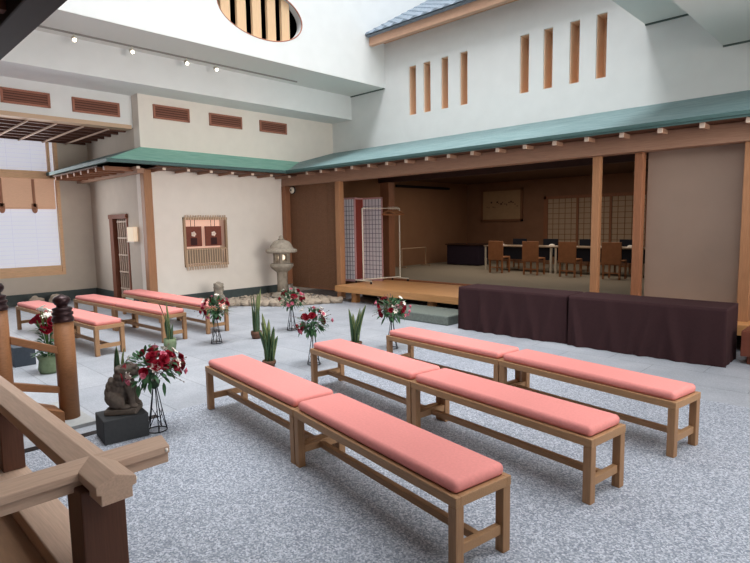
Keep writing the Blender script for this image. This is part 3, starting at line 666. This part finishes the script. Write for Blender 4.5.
# ================================================================== PLANTS AND BOUQUETS
def petal_cup(mb, c, ax, r, n, openn, h, tw=0.0):
    ax = Vector(ax).normalized(); u = ax.orthogonal().normalized(); w = ax.cross(u)
    for k in range(n):
        a0 = 2*pi*k/n+tw; hw = pi/n*1.25
        vs = []
        for j in range(4):
            t = j/3; rad = r*(0.25+0.75*sin(t*pi/2))*(1+openn*t*t); z = h*t*(1-0.25*openn*t)
            for i in range(3):
                a = a0+(i-1)*hw*(0.6+0.6*sin(pi*min(t, 0.85))); q = rad*(1.0+(0.06 if i == 1 else 0))
                vs.append(Vector(c)+u*cos(a)*q+w*sin(a)*q+ax*z)
        mb.add(vs, [(j*3+i, j*3+i+1, j*3+i+4, j*3+i+3) for j in range(3) for i in range(2)], True)
def rose_mb(r=0.038):
    mb = MB(); petal_cup(mb, (0, 0, 0), (0, 0, 1), r*0.35, 3, 0.0, r*1.0); petal_cup(mb, (0, 0, -r*.1), (0, 0, 1), r*0.65, 4, 0.2, r*0.95, 0.5); petal_cup(mb, (0, 0, -r*.25), (0, 0, 1), r*0.9, 5, 0.4, r*0.85, 0.2)
    mb.ell((0, 0, 0.1*r), (r*.45, r*.45, r*.5), 8, 5)
    return mb
def lily_mb(r=0.065):
    mb = MB()
    for k in range(6):
        a = k*pi/3; vs = []
        for j in range(6):
            t = j/5; rad = r*t*1.05; z = 0.6*r*sin(t*2.2); wd = r*0.30*sin(pi*(0.12+0.86*t))
            for i in (-1, 0, 1): vs.append((rad*cos(a)-i*wd*sin(a), rad*sin(a)+i*wd*cos(a), z+abs(i)*0.012))
        mb.add(vs, [(j*3+i, j*3+i+1, j*3+i+4, j*3+i+3) for j in range(5) for i in range(2)], True)
    return mb
def leaf(mb, p, d, L, wd, up=Vector((0, 0, 1)), droop=0.3, n=4):
    p = Vector(p); d = Vector(d).normalized(); s_ = d.cross(up)
    s_ = s_.normalized() if s_.length > 1e-4 else d.orthogonal().normalized()
    vs = []
    for j in range(n+1):
        t = j/n; c = p+d*L*t-up*droop*L*t*t; q = wd*sin(pi*(0.08+0.90*t))
        vs += [c-s_*q, c+s_*q]
    mb.add(vs, [(2*j, 2*j+1, 2*j+3, 2*j+2) for j in range(n)], True)
meshes = {}
def inst(key, mbf, m, name, parent, locv, dirv, sc=1.0):
    if key not in meshes:
        o = mbf().build(name, m, parent); meshes[key] = o.data
    else:
        o = bpy.data.objects.new(name, meshes[key]); COL.objects.link(o); o.parent = parent
    o.location = locv; o.rotation_euler = Vector(dirv).to_track_quat('Z', 'Y').to_euler(); o.scale = (sc,)*3
    return o
def bouquet(x, y, label, seed, zc=0.55, rad=0.27, n_rose=14, n_lily=6):
    rr = random.Random(seed)
    st = thing('wire_stand', 'stand under '+label, 'stand', (x, y, 0))
    mb = MB(); top = 0.40
    mb.tube([(0.085*cos(2*pi*k/20), 0.085*sin(2*pi*k/20), 0.006) for k in range(21)], 0.005, 6, cap=False)
    mb.build('base_ring', METAL, st)
    for k in range(5):
        a = 2*pi*k/5+seed
        MB().tube([(0.085*cos(a), 0.085*sin(a), 0.006), (0.05*cos(a), 0.05*sin(a), 0.20), (0.018*cos(a), 0.018*sin(a), top)], 0.0045, 6).build('wire_leg', METAL, st)
    mb = MB()
    for k in range(5):
        a = 2*pi*k/5+seed; b2 = a+2*pi/5
        mb.tube([(0.085*cos(a), 0.085*sin(a), 0.006), (0.05*cos(b2), 0.05*sin(b2), 0.20)], 0.003, 5)
    mb.build('cross_wires', METAL, st); mb = MB()
    mb.tube([(0.03*cos(2*pi*k/16), 0.03*sin(2*pi*k/16), top) for k in range(17)], 0.005, 6, cap=False)
    mb.build('top_ring', METAL, st)
    b = thing('flower_bouquet', label, 'flowers', (x, y, top))
    zc_ = zc-top
    MB().lathe([(0.012, -0.02), (0.035, 0.0), (0.05, 0.05), (0.0, 0.05)], 12).build('holder', mat('holder_green', (40, 58, 40), 0.7), b)
    fo = MB(); stm = MB()
    def rp(k=1.0, lo=-0.35):
        while True:
            v = Vector((rr.uniform(-1, 1), rr.uniform(-1, 1), rr.uniform(lo, 1)))
            if 0.3 < v.length < 1: return v.normalized()
    for k in range(210):
        d = rp(lo=-0.6); q = rr.uniform(0.25, 0.85)
        p = Vector((d.x*rad*q, d.y*rad*q, zc_+d.z*0.19*q)); leaf(fo, p, d+Vector((rr.uniform(-.5, .5), rr.uniform(-.5, .5), rr.uniform(-.3, .5))), rr.uniform(0.05, 0.10), rr.uniform(0.012, 0.022), droop=rr.uniform(0, .6))
    fo.build('foliage', LEAFG, b)
    for k in range(18):
        d = rp(); p0 = Vector((0, 0, 0.04)); p1 = Vector((d.x*rad*.6, d.y*rad*.6, zc_+d.z*.12)); p2 = Vector((d.x*rad*rr.uniform(1.0, 1.35), d.y*rad*rr.uniform(1.0, 1.35), zc_+d.z*0.24-0.02))
        stm.tube([p0, p1, p2], 0.0022, 4)
        for j in range(3): stm.ell(p1.lerp(p2, 0.5+0.25*j), (0.006,)*3, 5, 4)
    stm.build('twigs', TWIG, b)
    for k in range(n_rose):
        d = rp(); p = Vector((d.x*rad*rr.uniform(.6, .95), d.y*rad*rr.uniform(.6, .95), zc_+d.z*0.19*rr.uniform(.75, 1)))
        inst('rose', rose_mb, ROSE, 'rose', b, p, d, rr.uniform(.75, 1.1))
    for k in range(n_lily):
        d = rp(lo=-.1); p = Vector((d.x*rad*.8, d.y*rad*.8, zc_+d.z*0.19)); inst('lily', lily_mb, LILY, 'lily', b, p, d, rr.uniform(.5, .72))
    for k in range(6):
        d = rp(lo=-.5); p = Vector((d.x*rad, d.y*rad, zc_+d.z*0.18)); inst('pinkf', lambda: rose_mb(0.026), PINK, 'pink_blossom', b, p, d, rr.uniform(.8, 1.1))
    return b
bouquet(-4.72, 2.03, 'largest rose and lily bouquet, right beside the stone guardian dog', 1, 0.565, 0.27, 26, 7)
bouquet(-7.63, 4.29, 'red and white bouquet in front of the back left bench end', 2, 0.55, 0.24, 14, 5)
bouquet(-7.57, 5.70, 'red and white bouquet nearest the stone lantern', 3, 0.54, 0.24, 14, 5)
bouquet(-5.46, 4.45, 'red and white bouquet behind the left end of the middle bench row', 4, 0.55, 0.24, 14, 5)
bouquet(-5.30, 5.78, 'red and white bouquet by the stepping stone, behind the far bench row', 5, 0.58, 0.26, 14, 6)

def snake_plant(x, y, label, seed, H, n, spread, pot, rpot=0.09, hpot=0.14):
    rr = random.Random(seed); t = thing('snake_plant', label, 'plant', (x, y, 0))
    MB().lathe([(rpot*.75, 0), (rpot, hpot*.6), (rpot*.95, hpot), (rpot*.8, hpot), (rpot*.8, hpot*.85), (0, hpot*.85)], 18).build('pot', pot, t)
    for k in range(n):
        a = rr.uniform(0, 2*pi); q = rr.uniform(0.1, 0.6)*rpot; h = H*rr.uniform(0.55, 1.0)-hpot*.8 if k else H-hpot*.8
        base = Vector((q*cos(a), q*sin(a), hpot*.8)); out = Vector((cos(a), sin(a), 0))*spread*rr.uniform(.4, 1.4)*(h/H); tw = rr.uniform(0, pi)
        for kk, (m, nm, sc, off) in enumerate(((LEAFY, 'leaf', 1.0, 0), (LEAFS, 'leaf_stripe', 0.84, 0.0025))):
            mb = MB(); vs = []; N = 8
            for j in range(N+1):
                tt = j/N; c = base+out*tt*tt+Vector((0, 0, h*tt*(1 if kk == 0 else .97))); wd = 0.031*sc*(sin(pi*min(1, 0.25+0.6*tt)) if tt < 0.85 else sin(pi*0.76)*(1-tt)/0.15+0.001); ta = tw+tt*0.9
                s_ = Vector((cos(ta), sin(ta), 0)); nn = Vector((-sin(ta), cos(ta), 0))*(0.003+off)
                vs += [c-s_*wd, c+nn, c+s_*wd, c-nn]
            mb.add(vs, [(4*j+i, 4*j+(i+1) % 4, 4*j+4+(i+1) % 4, 4*j+4+i) for j in range(N) for i in range(4)], True)
            o = mb.build(nm, m, t if kk == 0 else last); last = o
    return t
snake_plant(-7.60, 3.53, 'small snake plant in a green wrapped pot beside the middle left bench', 11, 0.72, 9, 0.10, POTG, 0.09, 0.20)
snake_plant(-5.82, 4.00, 'dark snake plant behind the left end of the nearest bench row', 12, 0.68, 12, 0.12, POTB, 0.09, 0.08)
snake_plant(-7.45, 4.90, 'tall snake plant rising just left behind the dark one', 13, 0.80, 9, 0.08, POTB, 0.09, 0.12)
snake_plant(-5.87, 5.58, 'snake plant in a shallow brown pot behind the middle bench row', 14, 0.62, 7, 0.13, POTB, 0.11, 0.05)
snake_plant(-5.47, 1.99, 'slim snake plant standing behind the guardian dog', 15, 0.68, 5, 0.07, POTB, 0.07, 0.10)
# red-white flowers in a green wrapped pot, seen between the railing posts
t = thing('potted_flowers', 'red and white flowers in a green wrapped pot, seen between the two round railing posts', 'plant', (-7.72, 2.0, 0))
MB().lathe([(0.11, 0), (0.13, 0.05), (0.115, 0.16), (0.14, 0.22), (0.10, 0.22), (0, 0.19)], 14).build('pot', POTG, t)
fo = MB(); rr = random.Random(9); stm = MB()
for k in range(90):
    a = rr.uniform(0, 2*pi); leaf(fo, (0.08*cos(a), 0.08*sin(a), rr.uniform(.2, .55)), (cos(a), sin(a), rr.uniform(.2, 1.5)), rr.uniform(.1, .18), 0.02, droop=.4)
fo.build('foliage', LEAFG, t)
for k in range(9):
    a = rr.uniform(0, 2*pi); stm.tube([(0, 0, .2), (0.05*cos(a), 0.05*sin(a), .45), (0.12*cos(a), 0.12*sin(a), rr.uniform(.6, .8))], 0.006, 5)
stm.build('stems', STEM, t)
for k in range(12):
    a = rr.uniform(0, 2*pi); q = rr.uniform(.05, .2); inst('rose', rose_mb, ROSE, 'rose', t, (q*cos(a), q*sin(a), rr.uniform(.5, .68)), (cos(a), sin(a), .7), 1.3)
for k in range(6):
    a = rr.uniform(0, 2*pi); q = rr.uniform(.02, .16); inst('lily', lily_mb, LILY, 'lily', t, (q*cos(a), q*sin(a), rr.uniform(.70, .80)), (cos(a)*.5, sin(a)*.5, 1), .9)

# ================================================================== GUARDIAN DOG, LANTERN, ROCKS
def remesh(o, vox):
    md = o.modifiers.new('remesh', 'REMESH'); md.mode = 'VOXEL'; md.voxel_size = vox; md.use_smooth_shade = True
    s_ = o.modifiers.new('smooth', 'SMOOTH'); s_.iterations = 2; s_.factor = 0.5
def guardian(mb, k=1.0):
    E = lambda c, r, rot=None: mb.ell([v*k for v in c], [v*k for v in r], 16, 10, rot)
    # facing +y, sitting; z 0 at plinth top
    E((0, -0.060, 0.078), (0.088, 0.095, 0.080))            # haunches
    E((0, -0.025, 0.150), (0.074, 0.082, 0.10), Matrix.Rotation(radians(-25), 3, 'X'))   # trunk
    E((0, 0.038, 0.180), (0.068, 0.060, 0.085))             # chest
    for s_ in (-1, 1):
        E((s_*0.070, -0.035, 0.062), (0.036, 0.070, 0.058)) # thigh
        E((s_*0.064, 0.030, 0.018), (0.030, 0.048, 0.020))  # hind paw
        mb.tube([Vector((s_*0.044, 0.062, 0.17))*k, Vector((s_*0.046, 0.082, 0.09))*k, Vector((s_*0.046, 0.088, 0.015))*k], [0.036*k, 0.029*k, 0.027*k], 10)
        E((s_*0.046, 0.104, 0.016), (0.029, 0.034, 0.018))  # fore paw
        E((s_*0.074, 0.030, 0.292), (0.016, 0.030, 0.022), Matrix.Rotation(radians(s_*35), 3, 'Y'))  # folded ear
        E((s_*0.030, 0.116, 0.302), (0.016, 0.013, 0.013))  # eye bulge
        E((s_*0.038, 0.112, 0.262), (0.024, 0.026, 0.022))  # cheek
    E((0, 0.055, 0.275), (0.072, 0.066, 0.062))             # head
    E((0, 0.116, 0.268), (0.042, 0.028, 0.026))             # muzzle
    E((0, 0.112, 0.234), (0.036, 0.026, 0.012))             # jaw
    E((0, 0.140, 0.284), (0.018, 0.010, 0.011))             # nose
    for row, (zz, rr_, yy_) in enumerate(((0.285, 0.072, 0.018), (0.242, 0.076, 0.012), (0.198, 0.074, 0.006))):   # mane curls
        for a in range(8):
            t_ = -1.9+a*0.543+row*0.2; E((rr_*sin(t_), yy_-rr_*0.75*cos(t_), zz), (0.024, 0.024, 0.024))
    for a, (ty, tz, tr_) in enumerate(((-0.128, 0.07, 0.036), (-0.124, 0.115, 0.040), (-0.112, 0.160, 0.038), (-0.096, 0.200, 0.030))):
        E((0.0, ty, tz), (tr_*1.25, tr_*0.75, tr_))          # tail flame lying on the back
        for s_ in (-1, 1): E((s_*0.034, ty+0.012, tz-0.01), (0.022, 0.020, 0.026))
gd = thing('guardian_dog_statue', 'dark stone guardian dog sitting on a black pedestal beside the large bouquet', 'statue', (-4.835, 1.80, 0.205), radians(-38))
mb = MB(); guardian(mb, 1.18); mb.v = [(x*0.95, y*0.84, z+0.045) for x, y, z in mb.v]
o = mb.build('body', STONED, gd); remesh(o, 0.0065)
MB().box(-0.105, 0.105, -0.135, 0.13, 0.0, 0.05).build('plinth', STONED, gd, bevel=0.012)
o = MB().box(-0.32, 0, 0, 0.36, 0, 0.205).build('stone_pedestal', PEDM, None, bevel=0.006); o.location = (-4.70, 1.575, 0); o.rotation_euler = (0, 0, radians(-8)); tag(o, 'black stone block pedestal under the guardian dog', 'pedestal')
o = MB().box(-8.62, -8.32, 1.75, 2.0, 0, 0.26).build('stone_pedestal', mat('pedestal_slate', (70, 78, 88), 0.7, 0.08, 30), None, bevel=0.006); tag(o, 'dark slate block standing behind the leftmost round railing post', 'pedestal')
sg = thing('small_stone_figure', 'small pale stone figure standing on the rocks by the cream wall', 'statue', (-11.35, 6.50, 0.06), radians(-125))
mb = MB(); guardian(mb, 1.45); mb.v = [(x*0.85, y*0.85, z) for x, y, z in mb.v]; o = mb.build('body', STONE, sg); remesh(o, 0.012)

lt_ = thing('stone_lantern', 'tall weathered stone lantern in the corner before the bamboo blind', 'lantern', (-11.15, 8.15, 0))
MB().lathe([(0.28, 0), (0.30, 0.06), (0.24, 0.12), (0.16, 0.16), (0.0, 0.16)], 6, smooth=False).build('base', STONE, lt_, bevel=0.015)
MB().lathe([(0.135, 0.15), (0.125, 0.40), (0.13, 0.62), (0.145, 0.68), (0, 0.68)], 18).build('shaft', STONE, lt_)
MB().lathe([(0.15, 0.66), (0.25, 0.74), (0.29, 0.80), (0.28, 0.86), (0.18, 0.88), (0, 0.88)], 18).build('platform', STONE, lt_, bevel=0.01)
fb = MB()
for k in range(6):
    a = 2*pi*k/6+radians(15); R_ = 0.17
    fb.box(R_*cos(a)-0.035, R_*cos(a)+0.035, R_*sin(a)-0.035, R_*sin(a)+0.035, 0.88, 1.13)
fb.lathe([(0.20, 0.88), (0.20, 0.93), (0, 0.93)], 6, smooth=False).lathe([(0.0, 1.09), (0.20, 1.09), (0.20, 1.14), (0, 1.14)], 6, smooth=False)
fb.build('fire_box', STONE, lt_)
MB().ell((0, 0, 1.01), (0.09, 0.09, 0.075)).build('light', mat('lantern_light', (255, 240, 220), 0.6, emit=(255, 236, 210), estr=0.8), lt_)
MB().lathe([(0.36, 1.13), (0.39, 1.15), (0.385, 1.20), (0.29, 1.24), (0.255, 1.33), (0.19, 1.41), (0.10, 1.44), (0, 1.44)], 20).build('roof', STONE, lt_, bevel=0.008)
MB().lathe([(0.055, 1.43), (0.085, 1.46), (0.05, 1.485), (0.058, 1.52), (0.02, 1.56), (0, 1.565)], 14).build('finial', STONE, lt_)

def rock(x, y, z, r, seed, name='boulder'):
    rr = random.Random(seed); bm = bmesh.new(); bmesh.ops.create_icosphere(bm, subdivisions=3, radius=1)
    from mathutils import noise
    off = Vector((seed*3.1, seed*1.7, 0))
    for v in bm.verts:
        n_ = noise.noise(v.co*1.3+off)*0.35+noise.noise(v.co*3+off)*0.10; v.co *= (1+n_); v.co.x *= r[0]; v.co.y *= r[1]; v.co.z *= r[2]
    me = bpy.data.meshes.new(name); bm.to_mesh(me); bm.free(); me.materials.append(ROCKM)
    for p in me.polygons: p.use_smooth = True
    o = bpy.data.objects.new(name, me); COL.objects.link(o); o.location = (x, y, z); o.rotation_euler = (0, 0, rr.uniform(0, 3)); return o
path = [(-11.75, 6.30), (-11.35, 6.45), (-11.0, 6.62), (-10.72, 6.80), (-10.45, 6.98), (-10.2, 7.2), (-9.95, 7.42), (-9.75, 7.72), (-9.62, 8.02), (-9.50, 8.32), (-9.3, 8.55)]
k = 0
for i in range(len(path)-1):
    for t_ in (0.0, 0.5):
        p = Vector(path[i]).lerp(Vector(path[i+1]), t_); k += 1
        o = rock(p.x+random.uniform(-.04, .04), p.y+random.uniform(-.04, .04), 0.055, (random.uniform(.10, .14), random.uniform(.09, .12), random.uniform(.07, .11)), k, 'border_rock')
        tag(o, 'rounded river rock in the border of the pebble bed', 'rock', 'river rocks edging the pebble bed')
mb = MB(); rr = random.Random(5)
cx = 0
while cx < 900:
    x = rr.uniform(-11.95, -9.7); y = rr.uniform(6.35, 8.9)
    if y < 6.35+(x+11.95)*0.62 or (x+11.15)**2+(y-8.15)**2 < 0.12: continue
    q = rr.uniform(.025, .06); mb.ell((x, y, 0.02+rr.uniform(0, .02)), (q, q*.8, q*.5), 7, 5, Matrix.Rotation(rr.uniform(0, 3), 3, 'Z')); cx += 1
o = mb.build('pebbles', mat('pebble', (178, 164, 148), 0.9, 0.25, 3), None, kind='stuff'); tag(o, 'loose pale pebbles filling the corner bed around the lantern', 'pebbles')
labs = ['pale rock on the floor before the window wall, left of two', 'pale rock on the floor before the window wall, right of two']
for i, (x, y) in enumerate(((-14.6, 3.62), (-14.6, 4.05))):
    o = rock(x, y, 0.10, (.16, .18, .15), 40+i); tag(o, labs[i], 'rock')
o = rock(-14.2, 4.85, 0.05, (.3, .16, .10), 45); tag(o, 'flat grey rock lying by the lattice door', 'rock')
o = MB().box(-12.72, -12.50, 4.85, 5.02, 0, 0.22).box(-12.70, -12.52, 4.87, 5.0, 0.22, 0.25).build('floor_box', mat('pale_green_box', (196, 212, 200), 0.7), None, bevel=0.008); tag(o, 'small pale green box on the floor left of the corner post', 'box')

# ================================================================== SHRINE PLATFORM, STAIR AND RAILING (near left)
def giboshi(x, y, z0, ztop, label):
    t = thing('railing_post', label, 'post', (x, y, z0)); h = ztop-z0
    MB().lathe([(0.085, 0), (0.085, h-0.25), (0.0, h-0.25)], 28).build('shaft', STAIRW, t)
    MB().lathe([(0.088, h-0.25), (0.092, h-0.245), (0.092, h-0.215), (0.082, h-0.21), (0.082, h-0.19), (0.090, h-0.185), (0.090, h-0.165), (0.078, h-0.16), (0.078, h-0.145), (0.084, h-0.14), (0.084, h-0.125), (0.05, h-0.115), (0.046, h-0.10), (0.06, h-0.09), (0.074, h-0.065), (0.074, h-0.045), (0.06, h-0.022), (0.03, h-0.008), (0.008, h+0.005), (0, h+0.006)], 28).build('bronze_finial', BRONZE, t)
    return t
giboshi(-5.585, 1.585, 0, 1.165, 'round wooden railing post with dark onion finial, at the foot of the stair')
giboshi(-5.60, 1.075, 0.0, 1.365, 'round wooden railing post with dark onion finial, cut by the left edge')
def sloped(name, pts, w, m, label, cat='rail'):
    (y0, za, zb), (y1, zc, zd) = pts
    mb = MB().prism([(y0, za), (y1, zc), (y1, zd), (y0, zb)], 'x', -5.585-w/2, -5.585+w/2)
    o = mb.build(name, m, None, bevel=0.006); return tag(o, label, cat)
sloped('stair_handrail', [(1.15, 0.81, 0.88), (1.52, 0.655, 0.725)], 0.075, STAIRW, 'upper sloping handrail between the two finial posts')
sloped('stair_midrail', [(1.15, 0.39, 0.465), (1.52, 0.285, 0.345)], 0.06, STAIRW, 'lower sloping rail between the two finial posts')
sloped('stair_stringer', [(0.70, 0.20, 0.47), (1.50, 0.02, 0.14)], 0.28, STAIRW, 'broad sloping wooden stair side board at the foot of the railing', 'stair side')
o = MB().box(-6.2, -5.30, 1.40, 1.72, 0, 0.035).build('stair_landing_stone', mat('pale_slab', (176, 178, 178), 0.7, 0.06, 20), None, bevel=0.004); tag(o, 'thin pale stone slab under the finial post', 'slab')
for p in [o for o in bpy.data.objects if o.name.startswith('railing_post') and abs(o.location.y-1.585) < .01]: p.location.z = 0.035; 
o = MB().box(-5.13, -5.04, 1.0, 2.2, 0, 0.004).build('floor_drain', BLACKW); tag(o, 'narrow dark floor drain running under the pedestal', 'drain')
# platform
pf = thing('shrine_platform', 'raised wooden shrine platform at the lower left', 'platform', (-4, -1, 0)); PF = (-4, -1, 0)
loc(MB().box(-5.9, -2.22, -3.9, 0.64, 0.30, 0.36), *PF).build('floor_boards', mat('platform_boards', (170, 132, 100), 0.5, 0.10, 7, (1, 9, 9)), pf)
loc(MB().box(-5.9, -2.10, 0.42, 0.56, 0.02, 0.30).box(-2.34, -2.18, -3.9, 0.56, 0.02, 0.30), *PF).build('edge_beam', REDW, pf)
for x, y in ((-2.3, 0.5), (-4.0, 0.5), (-5.7, 0.5), (-2.3, -3.6), (-5.7, -3.6)): loc(MB().box(x-0.09, x+0.09, y-0.09, y+0.09, 0, 0.30), *PF).build('leg', RZ, pf)
# balustrade
prof = [(-0.072, -0.027), (-0.072, -0.058), (-0.056, -0.064), (-0.056, -0.105), (0.056, -0.105), (0.056, -0.064), (0.072, -0.058), (0.072, -0.027), (0, 0)]
RIDGE = 0.905
br = thing('balustrade', 'wooden shrine balustrade with crossing beam rails at the lower left corner', 'railing', (-2.24, 0.685, 0.0)); BRO = (-2.24, 0.685, 0)
r = loc(MB().prism([(0.712+a, RIDGE+b_) for a, b_ in prof], 'x', -5.45, -2.03), *BRO).build('top_rail', RX, br, bevel=0.003)
loc(MB().ell((-2.045, 0.785, RIDGE-0.045), (0.009, 0.008, 0.009), 8, 6), *BRO).build('nail_cap', LILY, r)
r = loc(MB().prism([(-2.285+a, RIDGE+b_-0.002) for a, b_ in prof], 'y', -3.8, 1.0), *BRO).build('top_rail', RY, br, bevel=0.003)
loc(MB().ell((-2.212, 0.985, RIDGE-0.045), (0.008, 0.008, 0.009), 8, 6), *BRO).build('nail_cap', LILY, r)
loc(MB().box(-2.32, -2.155, 0.625, 0.785, 0.36, 0.82), *BRO).build('corner_post', RZ, br, bevel=0.006)
for x in (-3.63, -5.05): loc(MB().box(x-0.055, x+0.055, 0.655, 0.765, 0.44, 0.82), *BRO).build('strut', RZ, br, bevel=0.004)
for y in (-0.7, -2.1, -3.5): loc(MB().box(-2.34, -2.23, y-0.055, y+0.055, 0.44, 0.82), *BRO).build('strut', RZ, br, bevel=0.004)
loc(MB().box(-5.45, -2.32, 0.60, 0.775, 0.36, 0.44), *BRO).build('bottom_rail', RX, br, bevel=0.006)
loc(MB().box(-2.36, -2.18, -3.8, 0.60, 0.36, 0.44), *BRO).build('bottom_rail', RY, br, bevel=0.006)
# shrine eave overhead
se = thing('shrine_eave', 'backlit dark timber eave of the shrine roof at the upper left corner', 'roof', (-4, -1, 3)); SE = (-4, -1, 3)
loc(MB().box(-6.5, -2.9, 0.90, 1.07, 3.0, 3.16), *SE).build('eave_beam', BLACKW, se, bevel=0.01)  # near-black colour carries the backlit shade of the beam
loc(MB().box(-6.5, -2.95, -4.1, 0.95, 3.12, 3.18), *SE).build('eave_boards', DARKW, se)
for k in range(6): x = -3.2-k*0.6; loc(MB().box(x-0.04, x+0.04, -4.0, 0.9, 3.04, 3.12), *SE).build('rafter', mat('shrine_rafter', (98, 54, 40), 0.6), se)
for x, y in ((-3.2, -3.0), (-5.6, -3.0), (-5.95, -0.9)): loc(MB().box(x-0.1, x+0.1, y-0.1, y+0.1, 0.36, 3.05), *SE).build('post', REDW, se)
